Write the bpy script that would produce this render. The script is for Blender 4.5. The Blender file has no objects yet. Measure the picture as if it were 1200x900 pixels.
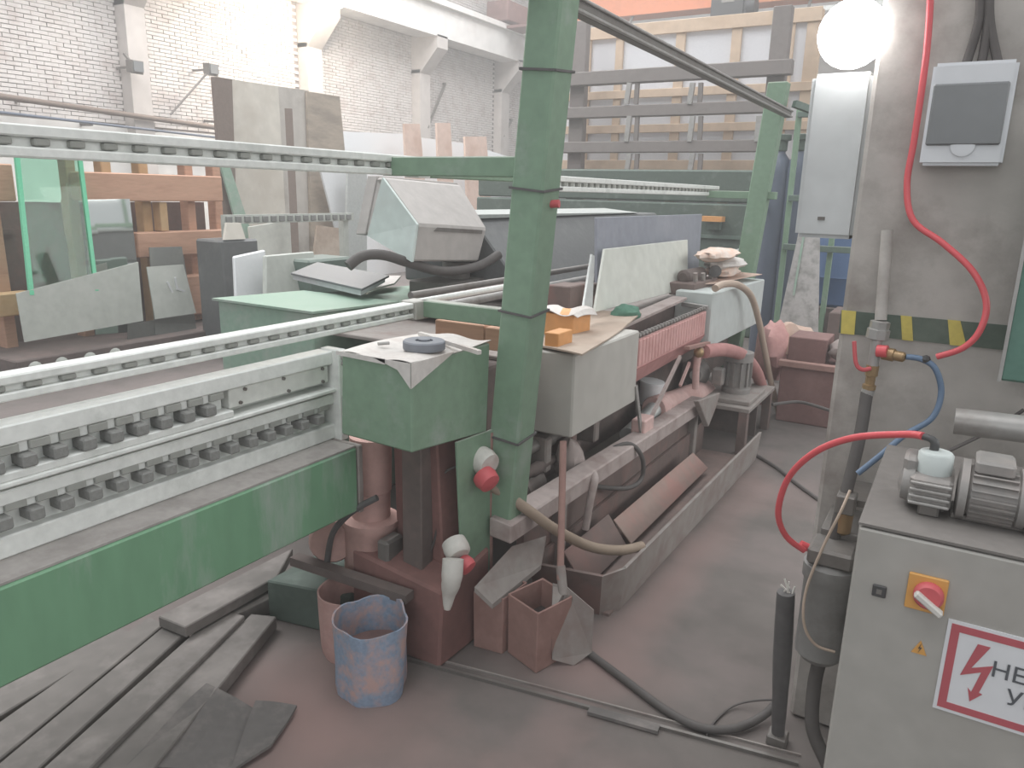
import bpy, bmesh, math, random
from mathutils import Vector as V, Matrix, noise as mnoise
random.seed(7)
S = bpy.context.scene
COL = S.collection
# ------------------------------------------------------------------ camera
F_PX = 885.0
R = ((0.85760301, 0.14599658, -0.49315522), (0.51378663, -0.19985829, 0.83431407), (0.02324584, -0.96888682, -0.24641016))
CAM = V((0, 0, 1.7))
cd = bpy.data.cameras.new('camera'); cd.sensor_width = 36; cd.lens = 36 * F_PX / 1200; cd.clip_start = .05; cd.clip_end = 200
cam = bpy.data.objects.new('camera', cd); COL.objects.link(cam)
cam.matrix_world = Matrix(((R[0][0], -R[0][1], -R[0][2], CAM.x), (R[1][0], -R[1][1], -R[1][2], CAM.y), (R[2][0], -R[2][1], -R[2][2], CAM.z), (0, 0, 0, 1)))
S.camera = cam
HAZE = .014
# ------------------------------------------------------------------ light
S.view_settings.view_transform = 'Standard'; S.view_settings.look = 'None'
S.view_settings.exposure = 0.0; S.view_settings.gamma = 1
w = bpy.data.worlds.new('world'); S.world = w; w.use_nodes = True
w.node_tree.nodes['Background'].inputs[0].default_value = (.93, .97, 1, 1)
w.node_tree.nodes['Background'].inputs[1].default_value = .6
def area(name, loc, target, sx, sy, power, color=(1, 1, 1)):
    l = bpy.data.lights.new(name, 'AREA'); l.shape = 'RECTANGLE'; l.size = sx; l.size_y = sy; l.energy = power; l.color = color
    o = bpy.data.objects.new(name, l); COL.objects.link(o); o.location = loc
    o.rotation_euler = (V(target) - V(loc)).to_track_quat('-Z', 'Y').to_euler(); return o
area('overhead_fill_left', (-9, 10, 10.5), (-9, 10, 0), 6, 22, 2900)  # added overhead fill, brightens the left side of the hall
area('overhead_fill_near', (-1, 6, 10.5), (-1, 6, 0), 4, 22, 750)  # added overhead fill above the machine and the back rack
area('rear_fill_light', (1.5, -5.5, 3.6), (0, 4, 1.2), 5, 2.5, 70)  # added fill behind the camera, lifts the faces turned towards it
area('side_window_light', (9, 7, 5), (-2, 5, 1), 14, 3.5, 520, (1, .99, .96))

def at(u, v, x=None, y=None, z=None):
    """point seen at photograph position (u, v) on the given world plane"""
    c = (u - 600, v - 450, F_PX)
    r = V([sum(R[i][j] * c[j] for j in range(3)) for i in range(3)])
    t = (x - CAM.x) / r.x if x is not None else (y - CAM.y) / r.y if y is not None else (z - CAM.z) / r.z
    return CAM + r * t

# ------------------------------------------------------------------ materials
def lin(h, grey=0):
    c = [int(h[i:i + 2], 16) / 255 for i in (0, 2, 4)]
    c = [x + (g - x) * grey for x, g in zip(c, (.62, .6, .59))]      # milky lens veil painted in by greying the colour
    return tuple(((x + .055) / 1.055) ** 2.4 if x > .04045 else x / 12.92 for x in c) + (1,)
MATS = {}
VEIL = .14  # share of lens veil mixed into every surface colour
def mat(name, hexc, rough=.75, metal=0, blot=None, amt=.45, scale=6, vary=.13, bump=.12, stretch=(1, 1, 1), dust=None):
    m = bpy.data.materials.new(name); m.use_nodes = True
    nt = m.node_tree; n = nt.nodes; L = nt.links; p = n['Principled BSDF']
    p.inputs['Roughness'].default_value = rough; p.inputs['Metallic'].default_value = metal
    tc = n.new('ShaderNodeTexCoord'); mp = n.new('ShaderNodeMapping'); mp.inputs['Scale'].default_value = stretch
    geo = n.new('ShaderNodeNewGeometry'); L.new(geo.outputs['Position'], mp.inputs[0])
    n1 = n.new('ShaderNodeTexNoise'); n1.inputs['Scale'].default_value = scale * 5; n1.inputs['Detail'].default_value = 6; L.new(mp.outputs[0], n1.inputs[0])
    c = lin(hexc, VEIL); mix = n.new('ShaderNodeMix'); mix.data_type = 'RGBA'
    lo = tuple(x * (1 - vary * 1.6) for x in c[:3]) + (1,); hi = tuple(min(1, x * (1 + vary)) for x in c[:3]) + (1,)
    mix.inputs[6].default_value = lo; mix.inputs[7].default_value = hi; L.new(n1.outputs[0], mix.inputs[0])
    out = mix.outputs[2]
    if blot:
        n2 = n.new('ShaderNodeTexNoise'); n2.inputs['Scale'].default_value = scale; n2.inputs['Detail'].default_value = 8; n2.inputs['Roughness'].default_value = .65; L.new(mp.outputs[0], n2.inputs[0])
        mr = n.new('ShaderNodeMapRange'); mr.inputs[1].default_value = .68 - amt * .5; mr.inputs[2].default_value = .86 - amt * .5; L.new(n2.outputs[0], mr.inputs[0])
        mx = n.new('ShaderNodeMix'); mx.data_type = 'RGBA'; L.new(mr.outputs[0], mx.inputs[0]); L.new(out, mx.inputs[6]); mx.inputs[7].default_value = lin(blot, VEIL); out = mx.outputs[2]
    if dust:                                            # settled grinding dust on upward faces
        sx = n.new('ShaderNodeSeparateXYZ'); L.new(geo.outputs['Normal'], sx.inputs[0])
        mr = n.new('ShaderNodeMapRange'); mr.inputs[1].default_value = .5; mr.inputs[2].default_value = .95; mr.inputs[4].default_value = .75; L.new(sx.outputs[2], mr.inputs[0])
        mx = n.new('ShaderNodeMix'); mx.data_type = 'RGBA'; L.new(mr.outputs[0], mx.inputs[0]); L.new(out, mx.inputs[6]); mx.inputs[7].default_value = lin(dust); out = mx.outputs[2]
    L.new(out, p.inputs['Base Color'])
    if bump:
        b = n.new('ShaderNodeBump'); b.inputs['Strength'].default_value = bump; b.inputs['Distance'].default_value = .01; L.new(n1.outputs[0], b.inputs['Height']); L.new(b.outputs[0], p.inputs['Normal'])
    MATS[name] = m; return m
def emit(name, hexc, s):
    m = bpy.data.materials.new(name); m.use_nodes = True; p = m.node_tree.nodes['Principled BSDF']
    p.inputs['Base Color'].default_value = lin(hexc); p.inputs['Emission Color'].default_value = lin(hexc); p.inputs['Emission Strength'].default_value = s
    MATS[name] = m
def glass(name, hexc, rough=.02, alpha=None):
    m = bpy.data.materials.new(name); m.use_nodes = True; p = m.node_tree.nodes['Principled BSDF']
    p.inputs['Base Color'].default_value = lin(hexc); p.inputs['Roughness'].default_value = rough; p.inputs['IOR'].default_value = 1.45
    p.inputs['Transmission Weight'].default_value = 1
    MATS[name] = m
mat('green', '7b9a80', .55, blot='94a598', amt=.25, scale=5, dust='a5a29c')
mat('green_beam', '6c9e79', .6, blot='9fb0a4', amt=.36, scale=4, vary=.1, stretch=(1, 1, .25))
mat('green_dark', '5d7268', .6, blot='6f7f77', amt=.3, dust='7d827c')
mat('green_deep', '4c5c53', .7, blot='66756c', amt=.3)
mat('green_pale', '8fae9b', .6, blot='a3b1a6', amt=.4, dust='86a08f')
mat('rail_white', 'f3f6f2', .45, blot='d6dad5', amt=.3, scale=7)
mat('panel_white', 'e3e5df', .5, blot='cfd1ca', amt=.2)
mat('ledge', 'a5a09c', .85, blot='8f8a86', amt=.4, scale=9)
mat('rubber', '868784', .8, vary=.2, scale=20)
mat('dark_slot', 'a0a29c', .8)
mat('rubber_black', '555353', .7, vary=.2)
mat('steel', 'a7a5a2', .4, .3, blot='8b8681', amt=.35)
mat('steel_dark', '77736f', .5, .3, blot='68615c', amt=.4)
mat('grey_box', 'bfbdb6', .5, blot='b0aca6', amt=.3, scale=2)
mat('grey_box_blue', 'd0d9d7', .5, blot='c3c9c6', amt=.3, scale=2)
mat('console', 'b0aba7', .65, blot='a09b97', amt=.3, scale=3)
mat('console_pale', 'c6d3cf', .5, blot='b9c2be', amt=.3, scale=3)
mat('cabinet', 'aaa7a1', .55, blot='9f9b95', amt=.3, scale=3)
mat('cabinet_top', '76716d', .8, blot='6f6a66', amt=.5, scale=9)
mat('pink', 'dba6a2', .8, blot='c48d88', amt=.4, scale=4)
mat('pink_dark', 'bb827f', .8, blot='a56f6b', amt=.4, scale=4)
mat('pink_pale', 'dcb8b2', .8, blot='c79e97', amt=.4, scale=6)
mat('redbrown', '8b605a', .8, blot='77524d', amt=.45, scale=5, vary=.2)
mat('brown', '73625d', .85, blot='83655f', amt=.4, scale=5)
mat('brown_dark', '635753', .85, blot='73625d', amt=.4, scale=5)
mat('box_clay', 'a27c73', .8, blot='8f6a62', amt=.4, scale=6)
mat('dusty_frame', 'b3a5a1', .8, blot='94827d', amt=.4, scale=5)
mat('dusty_grey', '97908b', .8, blot='857772', amt=.45, scale=5)
mat('trough_in', '7d6d68', .8, blot='8d7770', amt=.5, scale=4)
mat('sheet_rust', '9c857c', .7, blot='a77d74', amt=.5, scale=4)
mat('plank', '716c68', .85, blot='8f8884', amt=.45, scale=3, stretch=(1, 1, 1), vary=.18)
mat('mat_dark', '666260', .9, blot='827b77', amt=.4, scale=6)
mat('floor_m', '635d59', .9, blot='736966', amt=.5, scale=1.1, vary=.2, bump=.3)
mat('concrete', 'bab4ae', .9, blot='8a827c', amt=.42, scale=2.2, vary=.15, bump=.35)
mat('brick_white', 'd9d3cf', .9, blot='c3b8b3', amt=.4, scale=2.5, vary=.12)
mat('mortar', '7d7470', .95)
mat('plaster', 'e6e4e0', .9, blot='d3cfca', amt=.3, scale=.6)
mat('beam_white', 'eceae6', .85, blot='d8d3ce', amt=.25, scale=.8)
mat('pilaster', 'c7c0bb', .9, blot='b3aba6', amt=.3, scale=.8)
mat('wood_orange', 'd2a184', .75, blot='bd8b70', amt=.4, scale=2.5, stretch=(1, 1, 6))
mat('wood_yellow', 'cfa97a', .75, blot='b8905f', amt=.4, scale=3)
mat('wood_pale', 'dcc2a8', .75, blot='cbb095', amt=.35, scale=2)
mat('wood_pink', 'd5b8a8', .75, blot='c2a08e', amt=.4, scale=2.5)
mat('wood_board', 'b09c8b', .8, blot='c0b0a0', amt=.45, scale=4)
mat('shelf_grey', '7c7572', .8, blot='7b7370', amt=.4, scale=3)
mat('white_sheet', 'e8ebed', .5, vary=.04)
mat('crate_white', 'e6e6ea', .6, vary=.05)
mat('orange_paint', 'd97f52', .7, blot='c87347', amt=.3, scale=2)
mat('orange_box', 'e9a35f', .6, blot='dc9450', amt=.3)
mat('paper', 'ded9d4', .9, blot='cdc4bd', amt=.35, scale=8)
mat('cloth_pale', 'f0dfd4', .95, blot='ecc9b4', amt=.5, scale=9)
mat('disc_grey', '7b8089', .6, vary=.15)
mat('binder', '6b6e72', .5, vary=.12, scale=14)
mat('binder_edge', 'c8ccd0', .35, .2)
mat('green_rag', '4c7a66', .95, vary=.2)
mat('slate_blue', '8b8f9b', .55, blot='989aa4', amt=.3, scale=3)
mat('cream', 'd5d8cf', .55, blot='c8cbc1', amt=.3, scale=3)
mat('hood_dark', '5c5f60', .45, blot='6a6c6c', amt=.3)
mat('hood_edge', 'a0a6a2', .5)
mat('motor_grey', '8f8c89', .6, .2, blot='a39994', amt=.4)
mat('motor_pink', 'c39a91', .8, blot='d3a79f', amt=.5)
mat('hose_tan', 'bba694', .6, vary=.1)
mat('hose_beige', '9d8a78', .7, vary=.12)
mat('hose_red', 'e2535a', .35, vary=.04, bump=0)
mat('hose_blue', '5a7391', .45, vary=.05, bump=0)
mat('hose_dark', '4e4a48', .7)
mat('cable', '514c4a', .7)
mat('brass', 'a88a63', .4, .6)
mat('red', 'd2545a', .5, vary=.05, bump=.03)
mat('plug_white', 'd9d6cf', .6, blot='c4b8af', amt=.3)
mat('white_plastic', 'e0e2e6', .4, vary=.03, bump=.02)
mat('window_grey', '6f7274', .25, vary=.05, bump=0)
mat('mbox', 'cccfcf', .45, blot='b7bebf', amt=.2, scale=2)
mat('yellow', 'd9c65e', .7, blot='c0ad52', amt=.35, scale=9)
mat('stripe_dark', '4d5c50', .7, blot='5d685c', amt=.4, scale=9)
mat('yellow_plate', 'dd9f4d', .5, vary=.04, bump=.02)
mat('sign_red', 'b9515a', .5, vary=.05, bump=0)
mat('sign_white', 'e4e6ea', .45, vary=.03, bump=0)
mat('black', '3b3b3c', .5, vary=.1, bump=.02)
mat('hoist_black', '0c0c0e', .5, bump=0)
mat('ink', '4c5056', .6, bump=0)
mat('filter', '807f7d', .5, blot='6d6b69', amt=.35, scale=8)
mat('bag_blue', '8fa3bd', .8, blot='c5a49e', amt=.48, scale=14, vary=.2)
mat('bag_pink', 'c89f97', .8, blot='b88c84', amt=.4, scale=9)
mat('residue', '7d5f5b', .9, vary=.2)
mat('stone_beige', 'd6d0c4', .6, blot='c2baad', amt=.4, scale=1.5)
mat('stone_grey', 'bdb7af', .6, blot='989189', amt=.4, scale=1.5)
mat('stone_brown', 'aa9c8c', .6, blot='8a7e72', amt=.45, scale=1.5, stretch=(1, 1, 4))
mat('edge_brown', '74655c', .8)
mat('pane_grey', 'c0c5bd', .6, blot='cacdc6', amt=.4, scale=3)
mat('pane_dark', '6c6e6a', .4, blot='767872', amt=.3)
mat('navy', '515c6e', .4, vary=.08)
mat('blue', '3c5c88', .5, vary=.08)
mat('dust_glass', 'b5b2b0', .6, blot='8b8986', amt=.45, scale=9)
mat('tin_grey', 'c8ccca', .35, .3)
mat('rust_brown', '7d5a56', .85, blot='8d6a65', amt=.4, scale=4)
mat('rock', 'a09490', .9, blot='8a7d79', amt=.4, scale=8)
mat('green_sign', '4f7a6b', .6, blot='5e8576', amt=.3, scale=6)
mat('sludge', '453c3a', .9, vary=.3, scale=20)
emit('lamp_glow', 'ffffff', 11)
emit('hall_lamp_glow', 'fff3e2', 260)
glass('glass_green', 'aee0c9')
mat('glass_edge', '5fd6a2', .2, vary=.25, scale=20, bump=0)
mat('mirror', 'e4e9e6', .04, 1, vary=.02, bump=0)

def dust_drifts(m, spots, col):
    nt = m.node_tree; n = nt.nodes; L = nt.links; p = n['Principled BSDF']; src = p.inputs['Base Color'].links[0].from_socket
    geo = n.new('ShaderNodeNewGeometry'); nz = n.new('ShaderNodeTexNoise'); nz.inputs['Scale'].default_value = 3.5; nz.inputs['Detail'].default_value = 7; L.new(geo.outputs['Position'], nz.inputs[0])
    for (x, y, rx, ry, a) in spots:
        mp = n.new('ShaderNodeMapping'); mp.inputs['Location'].default_value = (-x / rx, -y / ry, 0); mp.inputs['Scale'].default_value = (1 / rx, 1 / ry, 0); L.new(geo.outputs['Position'], mp.inputs[0])
        ln = n.new('ShaderNodeVectorMath'); ln.operation = 'LENGTH'; L.new(mp.outputs[0], ln.inputs[0])
        ad = n.new('ShaderNodeMath'); ad.operation = 'ADD'; L.new(ln.outputs['Value'], ad.inputs[0]); L.new(nz.outputs[0], ad.inputs[1])
        mr = n.new('ShaderNodeMapRange'); mr.inputs[1].default_value = 1.5; mr.inputs[2].default_value = .55; mr.inputs[4].default_value = a; L.new(ad.outputs[0], mr.inputs[0])
        mx = n.new('ShaderNodeMix'); mx.data_type = 'RGBA'; L.new(mr.outputs[0], mx.inputs[0]); L.new(src, mx.inputs[6]); mx.inputs[7].default_value = lin(col); src = mx.outputs[2]
    L.new(src, p.inputs['Base Color'])
dust_drifts(MATS['floor_m'], ((-1.6, 1.5, .6, .5, .85), (-.93, 3.2, .16, 2.2, .5), (-1.0, 2.3, .4, .3, .4), (-.8, 4.4, .5, .4, .3), (-.6, 1.75, .6, .25, .35)), '9c827d')
# ------------------------------------------------------------------ geometry collector
class G:
    def __init__(s): s.v = []; s.f = []
    def poly(s, vs, fs):
        b = len(s.v); s.v += [V(p) for p in vs]; s.f += [tuple(b + i for i in f) for f in fs]; return s
    def box(s, x0, x1, y0, y1, z0, z1):
        return s.poly([(x0, y0, z0), (x1, y0, z0), (x1, y1, z0), (x0, y1, z0), (x0, y0, z1), (x1, y0, z1), (x1, y1, z1), (x0, y1, z1)],
                      [(3, 2, 1, 0), (4, 5, 6, 7), (0, 1, 5, 4), (1, 2, 6, 5), (2, 3, 7, 6), (3, 0, 4, 7)])
    def prism(s, pts, vec):
        n = len(pts); vec = V(vec); p = [V(q) for q in pts]
        return s.poly(p + [q + vec for q in p], [tuple(range(n))[::-1], tuple(range(n, 2 * n))] + [(i, (i + 1) % n, n + (i + 1) % n, n + i) for i in range(n)])
    def hexa(s, b4, t4):
        return s.poly(list(b4) + list(t4), [(3, 2, 1, 0), (4, 5, 6, 7), (0, 1, 5, 4), (1, 2, 6, 5), (2, 3, 7, 6), (3, 0, 4, 7)])
    def bar(s, a, b, w, h, up=(0, 0, 1)):
        a = V(a); b = V(b); d = (b - a).normalized(); u = V(up)
        if abs(d.dot(u)) > .98: u = V((0, 1, 0))
        sd = d.cross(u).normalized(); u = sd.cross(d)
        q = [sd * (w / 2 * i) + u * (h / 2 * j) for i, j in ((-1, -1), (1, -1), (1, 1), (-1, 1))]
        return s.hexa([a + k for k in q], [b + k for k in q])
    def rings(s, rs, cap=True):
        b = len(s.v); n = len(rs[0])
        for r in rs: s.v += [V(p) for p in r]
        for i in range(len(rs) - 1):
            for j in range(n):
                k = (j + 1) % n; s.f.append((b + i * n + j, b + i * n + k, b + (i + 1) * n + k, b + (i + 1) * n + j))
        if cap: s.f.append(tuple(b + j for j in range(n))[::-1]); s.f.append(tuple(b + (len(rs) - 1) * n + j for j in range(n)))
        return s
    def tube(s, pts, r, n=8, sub=6):
        P = [V(p) for p in pts]
        if len(P) > 2 and sub > 1:
            Q = []
            for i in range(len(P) - 1):
                p0 = P[max(i - 1, 0)]; p1 = P[i]; p2 = P[i + 1]; p3 = P[min(i + 2, len(P) - 1)]
                for k in range(sub):
                    t = k / sub
                    Q.append(.5 * (2 * p1 + (p2 - p0) * t + (2 * p0 - 5 * p1 + 4 * p2 - p3) * t * t + (3 * p1 - p0 - 3 * p2 + p3) * t ** 3))
            P = Q + [P[-1]]
        rs = []; u = None
        for i, p in enumerate(P):
            d = (P[min(i + 1, len(P) - 1)] - P[max(i - 1, 0)]).normalized()
            if u is None: u = d.orthogonal().normalized()
            u = (u - d * u.dot(d)).normalized(); q = d.cross(u)
            rr = r[min(i, len(r) - 1)] if isinstance(r, (list, tuple)) else r
            rs.append([p + (u * math.cos(2 * math.pi * j / n) + q * math.sin(2 * math.pi * j / n)) * rr for j in range(n)])
        return s.rings(rs)
    def lathe(s, base, axis, prof, n=20):
        a = V(axis).normalized(); u = a.orthogonal().normalized(); q = a.cross(u); b = V(base)
        return s.rings([[b + a * h + (u * math.cos(2 * math.pi * j / n) + q * math.sin(2 * math.pi * j / n)) * max(r, .0004) for j in range(n)] for r, h in prof])
    def cyl(s, a, b, r, n=18, r2=None):
        a = V(a); b = V(b); return s.lathe(a, b - a, [(r, 0), (r if r2 is None else r2, (b - a).length)], n)
    def ball(s, c, r, n=14, sc=(1, 1, 1), nz=0, seed=0):
        rs = []; c = V(c)
        for i in range(n // 2 + 1):
            th = math.pi * i / (n // 2)
            row = []
            for j in range(n):
                d = V((math.sin(th) * math.cos(2 * math.pi * j / n), math.sin(th) * math.sin(2 * math.pi * j / n), -math.cos(th)))
                if i in (0, n // 2): d = V((0, 0, d.z)) + V((math.cos(2 * math.pi * j / n), math.sin(2 * math.pi * j / n), 0)) * .01
                k = r * (1 + nz * mnoise.noise(d * 2.2 + V((seed, 0, 0))))
                row.append(c + V((d.x * sc[0], d.y * sc[1], d.z * sc[2])) * k)
            rs.append(row)
        return s.rings(rs)
    def sheet(s, fn, nu, nv, th):
        """thin cloth/paper: fn(u,v)->point, given thickness downward"""
        b = len(s.v)
        for lay in (0, 1):
            for i in range(nu + 1):
                for j in range(nv + 1): s.v.append(V(fn(i / nu, j / nv)) - V((0, 0, th)) * lay)
        N = (nu + 1) * (nv + 1); ix = lambda l, i, j: b + l * N + i * (nv + 1) + j
        for i in range(nu):
            for j in range(nv):
                s.f.append((ix(0, i, j), ix(0, i + 1, j), ix(0, i + 1, j + 1), ix(0, i, j + 1))); s.f.append((ix(1, i, j + 1), ix(1, i + 1, j + 1), ix(1, i + 1, j), ix(1, i, j)))
        for i in range(nu): s.f.append((ix(0, i, 0), ix(1, i, 0), ix(1, i + 1, 0), ix(0, i + 1, 0))); s.f.append((ix(0, i + 1, nv), ix(1, i + 1, nv), ix(1, i, nv), ix(0, i, nv)))
        for j in range(nv): s.f.append((ix(0, 0, j + 1), ix(1, 0, j + 1), ix(1, 0, j), ix(0, 0, j))); s.f.append((ix(0, nu, j), ix(1, nu, j), ix(1, nu, j + 1), ix(0, nu, j + 1)))
        return s
    def mesh(s, name, m, off=(0, 0, 0), bev=0, smooth=False, seg=1):
        me = bpy.data.meshes.new(name); o = V(off); bm = bmesh.new()
        vs = [bm.verts.new(p - o) for p in s.v]
        for f in s.f:
            try: bm.faces.new([vs[i] for i in f])
            except ValueError: pass
        bmesh.ops.recalc_face_normals(bm, faces=bm.faces)
        if bev:
            bmesh.ops.bevel(bm, geom=[e for e in bm.edges if len(e.link_faces) == 2 and e.calc_face_angle(0) > .5], offset=bev, segments=seg, affect='EDGES', clamp_overlap=True)
        if smooth:
            for f in bm.faces: f.smooth = True
            for e in bm.edges:
                if len(e.link_faces) == 2 and e.calc_face_angle(0) > .7: e.smooth = False
        bm.to_mesh(me); bm.free(); me.materials.append(MATS[m]); return me
def link(name, me, parent=None, loc=(0, 0, 0), rot=None):
    o = bpy.data.objects.new(name, me); COL.objects.link(o); o.location = loc
    if rot: o.rotation_euler = rot
    if parent: o.parent = parent
    return o
OFF = {}
def thing(name, label, cat, loc, group=None):
    o = bpy.data.objects.new(name, None); COL.objects.link(o); o.location = loc; o.empty_display_size = .1
    o['label'] = label; o['category'] = cat
    if group: o['group'] = group
    OFF[o] = V(loc); return o
def part(name, g, m, parent, bev=0, smooth=False, label=None, kind=None, seg=1):
    off = OFF[parent]
    o = link(name, g.mesh(name, m, off, bev, smooth, seg), parent); OFF[o] = off
    if label: o['label'] = label
    if kind: o['kind'] = kind
    return o
def place(name, me, parent, pos, rot=None):
    o = link(name, me, parent, V(pos) - OFF[parent], rot); OFF[o] = OFF[parent]; return o
def solo(name, g, m, label, cat, bev=0, smooth=False, group=None, kind=None, seg=1):
    c = V((sum(p.x for p in g.v) / len(g.v), sum(p.y for p in g.v) / len(g.v), min(p.z for p in g.v)))
    o = link(name, g.mesh(name, m, c, bev, smooth, seg), None, c); OFF[o] = c
    if label: o['label'] = label; o['category'] = cat
    if group: o['group'] = group
    if kind: o['kind'] = kind
    return o
def struct(name, g, m, bev=0, parent=None, label=None):
    o = link(name, g.mesh(name, m, (0, 0, 0), bev), parent); OFF[o] = V((0, 0, 0))
    if not parent: o['kind'] = 'structure'
    if label: o['label'] = label
    return o

# ================================================================== SETTING
WX = -14.8                                              # face of the left wall, pilasters stand 0.3 proud
struct('floor', G().box(-15, 8, -4, 28, -.2, 0), 'floor_m')
wl = struct('wall_left', G().box(WX - .4, WX - .012, -2, 28, 0, 11), 'mortar')
struct('wall_back', G().box(-15.2, 8, 28, 28.3, 0, 11), 'plaster')
struct('trim_1', G().box(WX - .012, WX + .05, -2, 27.9, .0, 2.78), 'plaster')
# bricks: the nearest ones singly, the rest as one mass of real bricks
bl, bh, bd = .25, .062, .02
variants = []
for k in range(4):
    r = random.Random(k); g = G(); e = lambda: r.uniform(-.005, .005)
    x1 = bd * r.uniform(.4, 1)
    g.hexa([(-.05, -bl / 2 + e(), -bh / 2 + e()), (x1, -bl / 2 + e(), -bh / 2 + e()), (x1, bl / 2 + e(), -bh / 2 + e()), (-.05, bl / 2 + e(), -bh / 2 + e())],
           [(-.05, -bl / 2 + e(), bh / 2 + e()), (x1, -bl / 2 + e(), bh / 2 + e()), (x1, bl / 2 + e(), bh / 2 + e()), (-.05, bl / 2 + e(), bh / 2 + e())])
    variants.append(g.mesh('brick', 'brick_white'))
mass = G(); cnt = 0
row = 0; z = 2.86
while z < 9.2:
    y = 7.0 + (row % 2) * .13
    while y < 27.5:
        inp = any(abs(y - c) < .2 for c in (9.85, 14.5, 19.0, 23.5))
        if not inp:
            if cnt < 300 and y < 9.6 and z < 5.2:
                o = link('brick', variants[random.randrange(4)], wl, (WX, y, z)); cnt += 1
            else:
                x1 = WX + bd * random.uniform(.4, 1); a, b, c, d = y - bl / 2 + random.uniform(-.004, .004), y + bl / 2 + random.uniform(-.004, .004), z - bh / 2, z + bh / 2
                q = len(mass.v); mass.v += [V(p) for p in ((WX - .03, a, c), (x1, a, c), (x1, b, c), (WX - .03, b, c), (WX - .03, a, d), (x1, a, d), (x1, b, d), (WX - .03, b, d))]
                mass.f += [tuple(q + i for i in f) for f in ((3, 2, 1, 0), (4, 5, 6, 7), (0, 1, 5, 4), (1, 2, 6, 5), (2, 3, 7, 6))]
        y += bl + .012
    z += bh + .012; row += 1
me = bpy.data.meshes.new('brick_mass'); me.from_pydata([tuple(p) for p in mass.v], [], mass.f); me.materials.append(MATS['brick_white'])
o = link('brick_mass', me, wl); o['kind'] = 'stuff'
# pilasters with corbels, crane beam
for i, (yc, wd) in enumerate(((9.85, .42), (14.6, .5), (19.05, .5), (23.6, .5))):
    g = G().box(WX, WX + .32, yc - wd / 2, yc + wd / 2, 0, 5.1)
    g.prism([(WX, yc - wd / 2, 5.0), (WX + .32, yc - wd / 2, 5.0), (WX + .95, yc - wd / 2, 5.65), (WX + .95, yc - wd / 2, 6.0), (WX, yc - wd / 2, 6.0)], (0, wd, 0))
    g.box(WX, WX + .2, yc - wd / 2, yc + wd / 2, 6.0, 10)
    struct('trim_%d' % (i + 2), g, 'pilaster')
g = G().box(WX + .25, WX + .95, 3, 27.8, 5.95, 6.85); g.box(WX + .15, WX + 1.1, 3, 27.8, 6.75, 6.9)
struct('trim_6', g, 'beam_white')
struct('trim_7', G().box(WX + .6, WX + .72, 3, 27.8, 6.9, 7.03), 'steel_dark')

# concrete pillar on the right
PY = 2.4
g = G().box(-.295, .31, PY, PY + .6, 0, 6)
pil = struct('trim_8', g, 'concrete', .012)
# hazard band painted round the pillar: dark band with yellow patches
st = part('hazard_band', G().box(-.2965, .312, PY - .004, PY + .3, 1.318, 1.385), 'stripe_dark', pil)
for u0, u1, u2, u3 in ((986, 1003, 985, 1001), (1056, 1069, 1058, 1071), (1112, 1127, 1115, 1135)):
    a = at(u0, 367, y=PY - .006); b = at(u1, 367, y=PY - .006); c = at(u3, 393, y=PY - .006); d = at(u2, 393, y=PY - .006)
    za, zb = 1.386, 1.317
    part('yellow_patch', G().prism([(a.x, PY - .007, za), (b.x, PY - .007, za), (c.x, PY - .007, zb), (d.x, PY - .007, zb)], (0, .003, 0)), 'yellow', st)
# steel edge of a covered floor channel
a = at(470, 772, z=0); b = at(935, 897, z=0)
struct('trim_9', G().bar(a + V((0, 0, .006)), b + V((0, 0, .006)), .012, .012), 'steel_dark')
struct('trim_10', G().bar(a + V((0, .045, .004)), b + V((0, .045, .004)), .006, .008), 'dusty_grey')

# ================================================================== INFEED CONVEYOR
inf = thing('infeed_conveyor', 'long green conveyor bed with white pad rails at left', 'conveyor', (-2, .9, 0))
part('base_beam', G().box(-2.2, -1.78, -.6, 1.93, .552, .8), 'green_beam', inf, .008)
part('ledge', G().box(-2.15, -1.785, -.6, 1.925, .8, .806), 'ledge', inf)
part('end_flange', G().box(-2.2, -1.775, 1.93, 1.955, .545, .805), 'dusty_grey', inf, .004)
for yy in (-.4, .4): part('leg', G().box(-2.15, -1.95, yy, yy + .15, 0, .556), 'green_dark', inf, .005)
RX = -1.9
part('back_plate', G().box(RX - .09, RX - .06, -.6, 1.97, .806, 1.12), 'rail_white', inf)
bars = ((.806, .862, 0, .6), (.938, .975, 0, 0), (.985, 1.0, .015, 0), (1.085, 1.134, 0, 0))
for z0, z1, dx, _ in bars:
    part('track_bar', G().box(RX - .07, RX + dx, -.6, 1.95, z0, z1), 'rail_white', inf, .004)
part('track_lip', G().box(RX - .05, RX + .012, -.6, 1.5, 1.0, 1.022), 'rail_white', inf, .003)
pn = part('cover_panel', G().box(RX - .05, RX - .008, 1.5, 1.93, 1.022, 1.084), 'panel_white', inf, .003)
boltm = G().cyl((0, 0, 0), (.007, 0, 0), .006, 8).mesh('bolt', 'steel_dark')
for yy, zz in ((1.54, 1.035), (1.56, 1.075), (1.72, 1.077), (1.9, 1.077), (1.74, 1.03), (1.9, 1.03)): place('bolt', boltm, pn, (RX - .008, yy, zz))
ep = part('end_plate', G().box(RX - .06, RX + .03, 1.945, 1.985, .8, 1.14), 'rail_white', inf, .004)
boltm2 = G().cyl((0, 0, 0), (.01, 0, 0), .009, 10).mesh('bolt', 'steel')
for zz in (.83, .93, .965, 1.09, 1.11): place('bolt', boltm2, ep, (RX + .03, 1.965, zz))
padm = G().box(-.03, .03, -.018, .018, -.016, .016).mesh('pad', 'rubber', bev=.004)
slotm = G().box(-.02, .02, -.025, .025, -.011, .011).mesh('link', 'dark_slot', bev=.002)
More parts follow.
